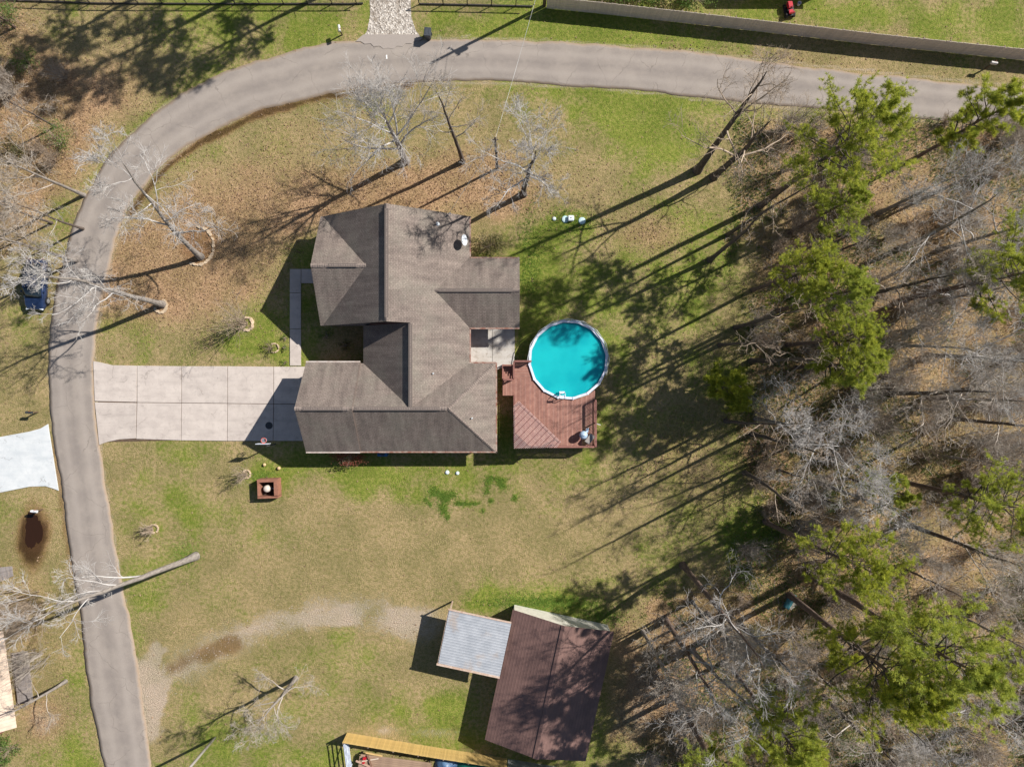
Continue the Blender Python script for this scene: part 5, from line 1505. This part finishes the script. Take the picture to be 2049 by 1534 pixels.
def pine_proto(seed, **kw):
    a, b2, c2 = pine_parts(seed, **kw)
    t = bpy.data.objects.new('pine_tree', None); col.objects.link(t); t['category'] = 'tree'
    np_mesh('trunk', *a[:1], quads=a[1], mat=m_pbark, parent=t, smooth=True)
    np_mesh('branches', b2[0], quads=b2[1], mat=m_dbark, parent=t)
    np_mesh('crown', c2[0], tris=c2[1], mat=m_needle, parent=t, attrs={'shade':c2[2]})
    return t
def leafy(seed, loc, rx, ry, h, n, label, m, name='shrub', group=None, lf=.11, stems=10, cat='shrub', core=.35):
    """bush: stems carrying many small leaves through an uneven volume"""
    r = np.random.RandomState(seed); t = thing(name, loc, label, cat, group)
    az = r.rand(stems)*6.283; e = r.uniform(.45,1.3,stems); S_ = np.zeros((stems,5,3))
    d = np.stack([np.cos(az)*np.cos(e)*rx/h*1.2,np.sin(az)*np.cos(e)*ry/h*1.2,np.sin(e)],1)
    for j in range(1,5): S_[:,j] = S_[:,j-1]+(d+r.randn(stems,3)*.15)*h*.22
    acc = Acc(); Rr = np.tile(np.linspace(.03,.008,5),(stems,1)); acc.add(*tubes(S_,Rr,4))
    S2,R2 = kids(r,S_,Rr,6,.2,(25,65),(.4,.7),4,.1,.4,.6); acc.add(*tubes(S2,np.maximum(R2,.006),3))
    v,q = acc.get(); np_mesh('stems', v, quads=q, mat=m_twigt, parent=t)
    nc = max(6,int(n/60)); cc = unit(r.randn(nc,3))*(core+(1-core)*r.rand(nc,1)**.5)*np.array([rx,ry,h*.5]); cc[:,2] += h*.55
    idx = r.randint(0,nc,n); c = cc[idx]+r.randn(n,3)*np.array([rx,ry,h*.5])*.20
    c[:,2] = np.clip(c[:,2], .05, None)
    a = unit(r.randn(n,3)+np.array([0,0,.6])); u_ = unit(np.cross(a,r.randn(n,3))); w_ = np.cross(a,u_)
    s0 = lf*r.uniform(.6,1.2,(n,1))
    V = np.stack([c-u_*s0*.5, c+w_*s0*.35, c+u_*s0*.6, c-w_*s0*.35],1).reshape(-1,3)
    Q = np.arange(n*4).reshape(-1,4)
    np_mesh('foliage', V, quads=Q, mat=m, parent=t, attrs={'shade':np.repeat(np.clip(r.rand(nc)[idx]*.7+r.rand(n)*.3,0,1),4)})
    return t
def stem_shrub_mesh(seed, h, spread, n, k2, k3, twig=.008, base=.18):
    r = np.random.RandomState(seed); az = r.rand(n)*6.283
    e = np.pi/2 - np.arctan(spread/h)*r.rand(n)**.7
    d = np.stack([np.cos(az)*np.cos(e),np.sin(az)*np.cos(e),np.sin(e)],1); p = 7
    L = np.zeros((n,p,3)); L[:,0,:2] = np.stack([np.cos(az),np.sin(az)],1)*base*r.rand(n,1)
    ln = h*r.uniform(.6,1.1,n); dd = d.copy()
    for j in range(1,p): dd = unit(dd+r.randn(n,3)*.08+np.array([0,0,.03])); L[:,j] = L[:,j-1]+dd*(ln/(p-1))[:,None]
    Rr = (.018+.02*r.rand(n))[:,None]*np.linspace(1,.3,p)[None,:]
    acc = Acc(); acc.add(*tubes(L,Rr,5))
    L2,R2 = kids(r,L,Rr,k2,.2,(18,50),(.3,.6),5,.12,.4,.6,gnarl=.08); acc.add(*tubes(L2,np.maximum(R2,twig),3))
    if k3: L3,R3 = kids(r,L2,R2,k3,.2,(18,55),(.4,.7),4,.1,.4,.6,gnarl=.08); acc.add(*tubes(L3,np.maximum(R3,twig*.7),3))
    return acc.get()

# ------------------------------------------------------------------ yard trees
bare_tree('bare_tree', P(402,514), 'large pale bare tree in the stone-edged bed, leaning over the road bend', 'bare trees of the yard', 11, h=14.5, spread=5.2, r0=.23, lean=(.6,4.2), k=(10,7,7,6), t0=.36, el=(15,50), wob=.5, gn=.16, mtw=m_twigw, twig=.013)
bare_tree('bare_tree', P(326,609), 'pale bare tree with stone-ringed foot, branches reaching over the dark parked car', 'bare trees of the yard', 12, h=15, spread=4.6, r0=.23, lean=(-2.0,.8), k=(11,6,6,6), t0=.38, el=(15,55), wob=.4, gn=.2, mtw=m_twigw, twig=.013)
bare_tree('bare_tree', P(392,1112), 'tall sparse bare tree whose forked limbs cross the road at the lower left', 'bare trees of the yard', 13, h=16, spread=5.2, r0=.27, lean=(-4.2,-.6), k=(8,6,7,6), t0=.42, el=(35,65), wob=.3, gn=.14, mtw=m_twigw, twig=.012, lim=(-.5,0))
bare_tree('bare_tree', P(592,1356), 'small spreading bare tree on the lawn left of the carport', 'bare trees of the yard', 14, h=8.6, spread=3.8, r0=.17, lean=(-.6,-.5), k=(11,7,7,5), t0=.3, el=(10,50), wob=.3, gn=.2, twig=.009)
bare_tree('bare_tree', P(812,323), 'broad fine-twigged bare tree on the lawn above the house', 'bare trees of the yard', 15, h=13.5, spread=6.6, r0=.28, lean=(.4,-.2), k=(15,8,8,5), t0=.28, el=(20,60), wob=.2, gn=.07, twig=.011, upb=.16, mtw=m_twigw)
bare_tree('bare_tree', P(926,324), 'slim dark-trunked bare tree between the broad bare tree and the service pole', 'bare trees of the yard', 16, h=15.5, spread=3.4, r0=.18, lean=(-.4,.2), k=(9,5,5,5), t0=.42, el=(15,55), mtr=m_dbark, wob=.3, gn=.14, twig=.009)
bare_tree('bare_tree', P(1047,389), 'whitish densely twigged bare tree right of the service pole', 'bare trees of the yard', 17, h=13, spread=4.8, r0=.24, lean=(.5,.3), k=(11,8,7,6), t0=.4, el=(15,55), mtr=m_dbark, mtw=m_twigw, wob=.3, gn=.2, twig=.013)
bare_tree('bare_tree', P(1395,341), 'tall straight dark-trunked bare tree at the edge of the woods below the road', 'bare trees of the yard', 18, h=20, spread=5.0, r0=.30, lean=(-.6,.8), k=(9,5,6,4), t0=.5, el=(15,55), mtr=m_dbark, mtw=m_twigt, wob=.2, gn=.15, twig=.010)
bare_tree('bare_tree', P(1428,354), 'crooked dark-limbed bare tree just right of the tall straight one by the road', 'bare trees of the yard', 19, h=15, spread=6.0, r0=.28, lean=(.5,-.5), k=(8,6,6,4), t0=.35, el=(10,50), mtr=m_dbark, mtw=m_twigt, wob=.4, gn=.2, twig=.010)
bare_tree('bare_tree', P(1366,1130), 'tall dark-trunked bare tree above the workshop corner at the woods edge', 'bare trees of the yard', 27, h=18, spread=5.0, r0=.24, lean=(1.2,-2.4), k=(8,6,6,4), t0=.55, el=(10,50), mtr=m_pbark, mtw=m_twigw, wob=.3, gn=.2, twig=.010)
bare_tree('bare_tree', P(1332,1240), 'tall dark-trunked bare tree just right of the workshop end wall', 'bare trees of the yard', 28, h=17, spread=5.0, r0=.22, lean=(.8,-1.6), k=(8,6,6,4), t0=.5, el=(10,50), mtr=m_pbark, mtw=m_twigw, wob=.3, gn=.2, twig=.010)
for k, (px, py, hh, lab) in enumerate(((1440,690,15,'added slender straight bare trunk at the woods edge right of the pool rim'),(1472,655,17,'added slender bare trunk at the woods edge just above pool level'),(1502,722,16,'added slender bare trunk behind the woods edge level with the pool'),(1452,842,15,'added slender bare trunk at the woods edge level with the deck'),(1505,868,17,'added slender bare trunk behind the woods edge level with the deck'),(1420,520,16,'added slender bare trunk at the woods edge level with the porch ridge'),(1455,470,18,'added slender bare trunk at the woods edge right of the aerator box'),(1490,945,16,'added slender bare trunk at the woods edge beside the lower lawn'))):
    bare_tree('bare_tree', P(px,py), lab, 'slender trunks added for their streak shadows', 400+k, h=hh, spread=2.6, r0=.15+.02*(k%3), lean=(((k*37)%7-3)*.3, ((k*53)%7-3)*.3), k=(6,4,4,0), t0=.6, el=(15,55), mtr=m_dbark, mtw=m_twigt, wob=.25, gn=.14, twig=.010)  # trunks added for the streak shadows they cast across the yard
# crape myrtles and low yard shrubs
def stem_shrub(loc, label, seed, h, spread, n, k2, k3, m, group='bare shrubs in the yard', base=.18, twig=.008):
    t = thing('bare_shrub', loc, label, 'shrub', group)
    v, q = stem_shrub_mesh(seed, h, spread, n, k2, k3, twig, base); np_mesh('stems', v, quads=q, mat=m, parent=t); return t
stem_shrub(P(493,648), 'upright multi-stemmed bare shrub in a stone ring above the driveway', 21, 4.6, 1.5, 26, 5, 3, m_twigt)
stem_shrub(P(494,949), 'thin upright bare shrub in a stone ring left of the wooden box', 22, 2.6, .9, 16, 4, 2, m_twigt)
stem_shrub(P(305,1058), 'low bare shrub in a stone ring near the lower road', 23, 1.5, .8, 22, 4, 2, m_twigt)
leafy(31, P(540,697), .75, .65, 1.0, 500, 'sparse olive shrub in a stone ring beside the walkway', m_leafd, lf=.07)
for k, (px, py, lab) in enumerate(((571,676,'uppermost of three tiny dark shrubs left of the walkway'),(571,696,'middle of three tiny dark shrubs left of the walkway'),(570,725,'lowest of three tiny dark shrubs left of the walkway'))):
    leafy(32+k, P(px,py), .28, .26, .45, 200, lab, m_leaf, group='tiny shrubs by the walkway', lf=.06, stems=6)
leafy(36, P(978,492), 1.35, 1.1, 1.7, 1700, 'rounded olive-brown shrub at the north-east corner of the house', m_leafd, lf=.11)
leafy(37, P(703,914), 1.5, .6, 1.9, 900, 'russet-leaved shrub against the south wall of the house', m_leafr, lf=.12)
for k, (px,py,lab) in enumerate(((642,518,'green shrub in the shade right of the front walk'),(655,672,'dark green shrub in the shaded entrance court'),(690,690,'brownish shrub in the shaded entrance court nearest the garage'))):
    leafy(40+k, P(px,py), .55, .5, .8, 450, lab, m_leaf if k < 2 else m_leafd, lf=.08)
# evergreens behind the beige fence
for k, (px,py,rx,lab) in enumerate(((1235,2,1.6,'leftmost of the green shrubs behind the beige fence'),(1300,4,1.9,'middle of the green shrubs behind the beige fence'),(1380,10,2.0,'rightmost of the green shrubs behind the beige fence'))):
    leafy(50+k, P(px,py-10), rx, 1.3, 2.6, 2600, lab, m_leaf, group='green shrubs behind the beige fence', lf=.14)
# left-edge tangles
stem_shrub(P(60,1205), 'dense brown thicket of bare stems at the left edge above the neighbour roof', 24, 5.2, 3.2, 60, 6, 4, m_twigt, base=1.8)
stem_shrub(P(85,1310), 'grey bare thicket by the neighbour porch', 25, 4.0, 2.2, 34, 5, 4, m_twig, base=1.0)
bare_tree('bare_tree', P(132,1362), 'small leaning bare tree by the neighbour porch at the lower left', 'bare trees of the yard', 26, h=7.5, spread=2.6, r0=.13, lean=(-1.5,-.8), k=(8,5,5,4), t0=.3, el=(10,50), gn=.2, twig=.010, mtw=m_twig)
leafy(55, P(20,1495), 1.5, 1.2, 1.3, 1500, 'low green bush at the lower left corner', m_leaf, lf=.13)
leafy(56, P(125,285), 1.6, 1.5, 2.4, 1500, 'dark green young pine-like bush at the edge of the left woods', m_leaf, lf=.10)
leafy(57, P(18,42), 1.7, 1.2, 2.6, 1300, 'green bush in the upper left corner', m_leaf, lf=.12)

# ------------------------------------------------------------------ woods
PP = [pine_proto(101, h=23, crown=.45, spread=5.2, r0=.27, nl=62, ns=9), pine_proto(102, h=20, crown=.48, spread=4.6, r0=.24, nl=56, ns=9),
      pine_proto(103, h=24, crown=.36, spread=5.0, r0=.28, nl=54, ns=9, lean=(.5,-.8)), pine_proto(104, h=13, crown=.6, spread=2.6, r0=.14, nl=46, ns=6, nlen=.26),
      pine_proto(105, h=7, crown=.85, spread=2.1, r0=.09, nl=42, ns=6, nlen=.24)]
used = set()
def place(protos, i, loc, rz, sc, label, group):
    o = protos[i] if (id(protos), i) not in used else copy_tree(protos[i])
    used.add((id(protos), i)); o.parent = None
    o.location = loc; o.rotation_euler = (0,0,rz); o.scale = (sc,sc,sc)
    tag(o, label, 'tree', group); return o
PL = [(0,1522,411,.3,.91,'big leaning-looking pine with the largest green crown beside the road'),
      (1,1580,466,1.9,.64,'pine just below the big roadside pine'),
      (3,1815,325,2.6,1.12,'slender pine with sparse tufts reaching over the road at the upper right'),
      (0,1506,580,4.0,.62,'left pine of the clump up and right of the pool'),
      (1,1556,622,2.2,.76,'right pine of the clump up and right of the pool'),
      (2,1575,690,5.1,.62,'pine deeper in the woods level with the pool'),
      (3,1592,735,1.0,1.05,'yellow-green young pine in the middle of the woods'),
      (4,1425,765,.6,1.0,'small soft pine at the woods edge level with the deck'),
      (4,1455,800,2.6,.75,'smallest pine at the woods edge below the soft young one'),
      (2,1531,1043,1.2,.76,'tall pine with long bare trunk right of the lower lawn'),
      (0,1352,1392,5.2,.92,'pine with pale bare trunk at the bottom right of the workshop'),
      (2,1620,1150,3.0,1.0,'tall pine in the green clump of the lower woods'),
      (1,1580,1190,4.4,1.05,'pine by the teal barrel'),
      (1,1452,1322,1.5,.86,'soft green pine filling the bottom edge of the woods right of the workshop'),
      (3,1500,1400,.2,1.0,'young pine at the bottom edge of the woods'),
      (1,1805,600,2.0,.95,'pine at the right edge of the woods, upper half'),
      (0,1790,960,.8,.8,'pine at the right edge of the woods, lower half'),
      (3,1690,955,4.4,.8,'young dark pine deep in the right woods'),
      (0,655,-95,1.1,1.0,'pine past the top edge whose shadow lies on the upper left grass'),
      (1,745,-60,3.2,.9,'second pine past the top edge shading the verge left of the gravel drive'),
      (2,470,-110,.2,.8,'pine past the upper left corner shading the mesh fence'),
      (3,30,55,.5,.7,'young pine in the upper left corner')]
for (i,px,py,rz,sc,lab) in PL:
    place(PP, i, P(px,py), rz, sc, lab, 'pines')
BPR = []
for s_, kw in ((201,dict(h=15,spread=5.2,r0=.20,k=(10,7,7,5),t0=.4,el=(15,55),gn=.18)),(202,dict(h=13,spread=4.6,r0=.17,k=(10,7,7,5),t0=.35,el=(15,55),gn=.2)),(203,dict(h=14,spread=5.6,r0=.20,k=(9,7,7,5),t0=.42,el=(5,45),gn=.16,lean=(.8,.5))),(204,dict(h=10,spread=3.4,r0=.11,k=(9,6,6,4),t0=.3,el=(20,60),gn=.12)),(205,dict(h=12,spread=4.2,r0=.14,k=(11,7,7,5),t0=.35,el=(25,65),gn=.09))):
    tv,tq,cv,cq = bare_parts(s_, **kw)
    t = bpy.data.objects.new('bare_tree', None); col.objects.link(t)
    np_mesh('trunk', tv, quads=tq, mat=m_dbark if s_ in (201,204) else m_bark, parent=t, smooth=True)
    np_mesh('crown', cv, quads=cq, mat=m_twigw if s_ in (202,203) else m_twig, parent=t)
    BPR.append(t)
HB_ = [15,13,14,10,12]
CR = [(1880,370),(1965,440),(1850,560),(1995,330),(1745,475),(1600,850),(1700,905),(1930,790),(1995,930),(1890,1010),(1745,1000),(2015,700),(1985,1110),(2035,1290),(1900,1180),(1470,1290),(1450,1395),(1560,1330),(1330,1345),(1690,1400),(1850,1485),(1985,1455),(1765,1510),(1800,690),(1680,1010),(1980,580),(1890,680),(2060,850),(1440,1270),(1780,780),(2040,450),(1990,800),(1950,1350),(1780,1080),(1620,960),
      (0,410),(30,330),(15,200),(5,480),(60,420)]
ORD = ['first','second','third','fourth','fifth','sixth','seventh','eighth','ninth','tenth','eleventh','twelfth']
BANDS = [(420,'just below the road'),(520,'level with the aerator box'),(640,'level with the porch roof'),(760,'level with the pool'),(880,'level with the deck'),(1020,'level with the septic lids'),(1200,'level with the lower lawn'),(1340,'level with the workshop end wall'),(9999,'near the bottom edge')]
def band_labels(pts, what, side):
    out = {}
    for b_i, (lim, txt) in enumerate(BANDS):
        lo = BANDS[b_i-1][0] if b_i else -9999
        row = sorted([p for p in pts if lo <= p[1] < lim], key=lambda p: p[0])
        for j, p in enumerate(row): out[p] = '%s %s from the lawn in the woods %s' % (ORD[j], what, txt)
    return out
TL = band_labels([p for p in CR if p[0] > 500], 'bare grey tree', 'right')
for j, p in enumerate(sorted([p for p in CR if p[0] < 500], key=lambda p: p[1])): TL[p] = '%s bare grey tree from the top in the left-edge woods' % ORD[j]
rr = random.Random(17)
for k, (px, py) in enumerate(CR):
    i = (1,2,0,4,3)[k % 5] if px > 500 else (4,3)[k % 2]
    sc = rr.uniform(.82,1.1)
    zc = HB_[i]*sc*.72; f = 1-zc/H
    lab = TL[(px,py)]
    place(BPR, i, P(CX+(px-CX)*f, CY+(py-CY)*f), rr.uniform(0,6.28), sc, lab, 'bare trees of the right woods' if px > 500 else 'bare trees of the left woods')

# understory
SPR = []
for s_, a in ((301,(3.0,1.8,26,6,5)),(302,(2.2,1.6,30,6,4)),(303,(3.8,2.0,20,7,5)),(304,(1.5,1.4,30,5,4))):
    v, q = stem_shrub_mesh(s_, *a)
    t = bpy.data.objects.new('bare_shrub', None); col.objects.link(t)
    np_mesh('stems', v, quads=q, mat=m_twigt if s_ in (302,304) else m_twig, parent=t)
    SPR.append(t)
r_ = np.random.RandomState(41)
X = r_.uniform(12,56,1500); Y = r_.uniform(-42,27,1500); wd = masks(X,Y)[4]
ok = (wd > .45) & (r_.rand(1500) < .35+.65*vnoise(X+300,Y+300,5.,77))
px = CX+X*S; py = CY-Y*S
ok &= ~((px < 1260) & (py > 1190))
sel = np.where(ok)[0][:230]
for n_, j in enumerate(sel):
    place(SPR, int(r_.randint(4)), (X[j],Y[j],0), r_.rand()*6.28, r_.uniform(.7,1.35), 'bare twiggy shrub in the undergrowth of the right-hand woods', 'undergrowth shrubs of the right woods')['category'] = 'shrub'
X = r_.uniform(-60,-38,260); Y = r_.uniform(12,40,260); wd = masks(X,Y)[4]; sel = np.where(wd > .5)[0][:30]
for j in sel:
    place(SPR, int(r_.randint(4)), (X[j],Y[j],0), r_.rand()*6.28, r_.uniform(.7,1.25), 'bare twiggy shrub in the undergrowth of the left-edge woods', 'undergrowth shrubs of the left woods')['category'] = 'shrub'
# green bushes among the trees
GB = ((1830,918,1.9,2.2),(1655,1000,1.2,1.2),(1560,1075,1.5,1.3),(1620,1225,1.0,1.1),(1720,780,1.3,1.4),(1470,1150,1.4,1.6),(1500,1260,1.2,1.2),(1760,700,1.2,1.4),(1850,1290,1.3,1.4),(1900,900,1.0,1.0),(1700,1480,1.6,1.6),(1590,600,1.2,1.2),(1540,1500,1.5,1.6),(1380,1490,1.2,1.3),(60,130,1.2,1.4),(40,300,1.3,1.4))
GL = band_labels([p[:2] for p in GB if p[0] > 500], 'low green bush', 'right')
GL[(60,130)] = 'low green bush in the upper part of the left-edge woods'; GL[(40,300)] = 'low green bush in the lower part of the left-edge woods'
for k,(px,py,rx,h_) in enumerate(GB):
    leafy(60+k, P(px,py), rx, rx*.9, h_, 900, GL[(px,py)], m_leaf if k%3 else m_leafd, group='green bushes in the woods', lf=.12)

# ------------------------------------------------------------------ ground stuff: grass tufts, leaves, clover, twigs
def excluded(X, Y):
    px = CX+X*S; py = CY-Y*S
    e = dpoly(px, py, RMID_S) < 47
    for x0,y0,x1,y1 in ((186,720,1000,908),(575,530,610,735),(610,425,1045,735),(1000,640,1220,905),(880,1215,1230,1534),(715,0,850,100),(-20,845,125,990)):
        e |= (px > x0) & (px < x1) & (py > y0) & (py < y1)
    return e
m_tuft, nt, b = new_mat('grass_blades')
at = N(nt, 'ShaderNodeAttribute', attribute_name='green').outputs['Fac']; sh = N(nt, 'ShaderNodeAttribute', attribute_name='shade').outputs['Fac']
c = mixc(nt, sh, srgb(176,152,104), srgb(136,118,76)); cg = mixc(nt, sh, srgb(126,140,52), srgb(84,108,36))
nt.links.new(mixc(nt, mapr(nt, at, .3, .8), c, cg), b.inputs['Base Color']); b.inputs['Roughness'].default_value = .8; b.inputs['Specular IOR Level'].default_value = .15
def blades(name, X, Y, g, hgt, wid, k, seed, m, lean=.9):
    r = np.random.RandomState(seed); n = len(X)
    a = r.rand(n,k)*6.283; ln = hgt*r.uniform(.6,1.2,(n,k)); ox = r.randn(n,k)*.05; oy = r.randn(n,k)*.05
    bx = X[:,None]+ox; by = Y[:,None]+oy; tl = lean*r.rand(n,k)
    px_, py_ = -np.sin(a)*wid, np.cos(a)*wid
    V = np.stack([np.stack([bx-px_,by-py_,0*bx],-1), np.stack([bx+px_,by+py_,0*bx],-1), np.stack([bx+np.cos(a)*ln*tl,by+np.sin(a)*ln*tl,ln*(1-.4*tl)],-1)],2).reshape(-1,3)
    o = np_mesh(name, V, tris=np.arange(n*k*3).reshape(-1,3), mat=m, attrs={'green':np.repeat(g,k*3),'shade':np.repeat(r.rand(n),k*3)})
    return o
X = r_.uniform(-50,52,45000); Y = r_.uniform(-38,38,45000); mk = masks(X,Y)
ok = ~excluded(X,Y) & (mk[2]+mk[3] < .5) & (r_.rand(45000) > mk[1]*.8)
go = blades('grass', X[ok], Y[ok], np.clip(mk[0][ok]+(r_.rand(ok.sum())-.5)*.5,0,1), .075, .013, 4, 5, m_tuft)
tag(go, 'short tan and green lawn grass', 'grass', kind='stuff')
# rank green clumps on the lower lawn
cl = CLOVER
cx = []; cy = []
for (x,y,a,b2) in cl:
    n = int(a*b2*1.7); cx.append(x+r_.randn(n)*a*.68); cy.append(y+r_.randn(n)*b2*.68)
for (x,y,a,b2,n) in ((1085,1205,60,9,1500),(1200,1235,30,10,500),(530,958,14,10,300),(372,1108,18,14,220),(1520,1085,40,25,1500),(1140,445,25,14,500),(1060,520,14,60,900)):
    cx.append(x+r_.randn(n)*a); cy.append(y+r_.randn(n)*b2)
cx = np.concatenate(cx); cy = np.concatenate(cy)
Xc = (cx-CX)/S; Yc = (CY-cy)/S
m_clv = foliage_mat('rank_grass', (112,150,58), (160,184,92), (128,160,72))
co = blades('clover_patch', Xc, Yc, np.ones(len(Xc)), .10, .022, 6, 8, m_clv)
tag(co, 'bright green clumps of rank grass on the lower lawn', 'grass', kind='stuff')
# fallen leaves
X = r_.uniform(-50,52,160000); Y = r_.uniform(-38,38,160000); mk = masks(X,Y)
ok = ~excluded(X,Y) & (np.hypot((CX+X*S-66)/30,(CY-Y*S-1062)/55) > 1) & (r_.rand(160000) < mk[1]*.95+.025)
X, Y = X[ok], Y[ok]; n = len(X)
a = unit(r_.randn(n,3)*.45+np.array([0,0,1])); u_ = unit(np.cross(a, r_.randn(n,3))); w_ = np.cross(a,u_); s0 = r_.uniform(.05,.11,(n,1))
c0 = np.stack([X,Y,.03+.03*r_.rand(n)],1)
V = np.stack([c0-u_*s0, c0+w_*s0*.6, c0+u_*s0, c0-w_*s0*.6],1).reshape(-1,3)
m_fall = foliage_mat('fallen_leaves', (136,108,86), (192,164,134), (160,134,108))
lo = np_mesh('fallen_leaves', V, quads=np.arange(n*4).reshape(-1,4), mat=m_fall, attrs={'shade':np.repeat(r_.rand(n),4)})
tag(lo, 'brown fallen leaves scattered over woods floor and yard', 'leaves', kind='stuff')
# dead sticks on the woods floor
X = r_.uniform(14,54,3200); Y = r_.uniform(-38,27,3200); ok = masks(X,Y)[4] > .5; X, Y = X[ok], Y[ok]; n = len(X)
az = r_.rand(n)*6.283; ln = r_.uniform(.4,2.0,n); pts = np.zeros((n,4,3)); 
for j in range(4):
    pts[:,j,0] = X+np.cos(az)*ln*j/3+r_.randn(n)*.03; pts[:,j,1] = Y+np.sin(az)*ln*j/3+r_.randn(n)*.03; pts[:,j,2] = .05+.1*r_.rand(n)*j/3
v, q = tubes(pts, np.tile(np.linspace(.02,.008,4),(n,1)), 3)
tag(np_mesh('fallen_sticks', v, quads=q, mat=m_twig), 'grey dead sticks littering the woods floor', 'sticks', kind='stuff')
# tangled brush and seedlings too many to count
def brush(name, label, n, m, hgt, rad, seed, xr, yr, thr, lean):
    r = np.random.RandomState(seed); X = r.uniform(*xr, n); Y = r.uniform(*yr, n); w = masks(X,Y)[4]
    px = CX+X*S; py = CY-Y*S
    ok = (w > thr) & (vnoise(X+200,Y+200,3.0,seed) > .35) & ~((px < 1270) & (px > 500) & (py > 1190)); X, Y = X[ok], Y[ok]; n = len(X)
    az = r.rand(n)*6.283; el = r.uniform(.25,1.35,n)*lean+(1-lean)*1.4; ln = hgt*r.uniform(.4,1.3,n); p = 5
    d = np.stack([np.cos(az)*np.cos(el),np.sin(az)*np.cos(el),np.sin(el)],1); L = np.zeros((n,p,3)); L[:,0,0] = X; L[:,0,1] = Y
    for j in range(1,p): d = unit(d+r.randn(n,3)*.16); L[:,j] = L[:,j-1]+d*(ln/(p-1))[:,None]
    Rr = rad*r.uniform(.6,1.3,n)[:,None]*np.linspace(1,.4,p)[None,:]
    acc = Acc(); acc.add(*tubes(L,Rr,3)); L2,R2 = kids(r,L,Rr,4,.3,(25,60),(.3,.6),4,.05,.5,.7,gnarl=.1); acc.add(*tubes(L2,R2,3))
    v,q = acc.get(); tag(np_mesh(name, v, quads=q, mat=m), label, 'brush', kind='stuff')
brush('brush_tangle', 'grey-brown tangle of thin bare brush over the floor of the right-hand woods', 10000, m_twigt, 1.1, .011, 71, (12,56), (-40,27), .4, .9)
brush('brush_tangle', 'grey-brown tangle of thin bare brush over the floor of the left-edge woods', 3000, m_twigt, 1.1, .011, 72, (-60,-36), (8,40), .4, .9)
X = r_.uniform(12,54,60000); Y = r_.uniform(-38,27,60000); ok = (masks(X,Y)[4] > .3) & (fnoise(X+100,Y+100,4.,91) > .5); X, Y = X[ok], Y[ok]
tag(blades('woodland_weeds', X, Y, np.ones(len(X)), .22, .03, 4, 12, m_leaf), 'patchy green weeds over the floor of the woods', 'weeds', kind='stuff')

# loose stones along the worn track and gravel drive
t_ = r_.rand(800); gl = catmull(GRAVEL_LINE, 60); i_ = (t_*58).astype(int); cxs = gl[i_,0]+r_.randn(800)*20; cys = gl[i_,1]+r_.randn(800)*15
gx2 = r_.uniform(742,820,900); gy2 = r_.uniform(-10,88,900); cxs = np.r_[cxs,gx2]; cys = np.r_[cys,gy2]; n = len(cxs)
okk = dpoly(cxs, cys, RMID_S) > 48; cxs, cys = cxs[okk], cys[okk]; n = len(cxs)
X = (cxs-CX)/S; Y = (CY-cys)/S; s0 = r_.uniform(.02,.06,n)
base = np.array([[1,0,0],[0,1,0],[-1,0,0],[0,-1,0],[0,0,1.]])
V = np.stack([X,Y,np.full(n,.025)],1)[:,None,:] + base[None]*s0[:,None,None]*r_.uniform(.6,1.2,(n,5,1))*np.array([1,1,.7])
F = np.array([[0,1,4],[1,2,4],[2,3,4],[3,0,4]]); T = (np.arange(n)[:,None,None]*5+F[None]).reshape(-1,3)
tag(np_mesh('loose_stones', V.reshape(-1,3), tris=T, mat=mat('loose_stone', (190,178,164), (150,138,126), 3, .9)), 'pale loose stones along the worn track and the gravel drive', 'stones', kind='stuff')
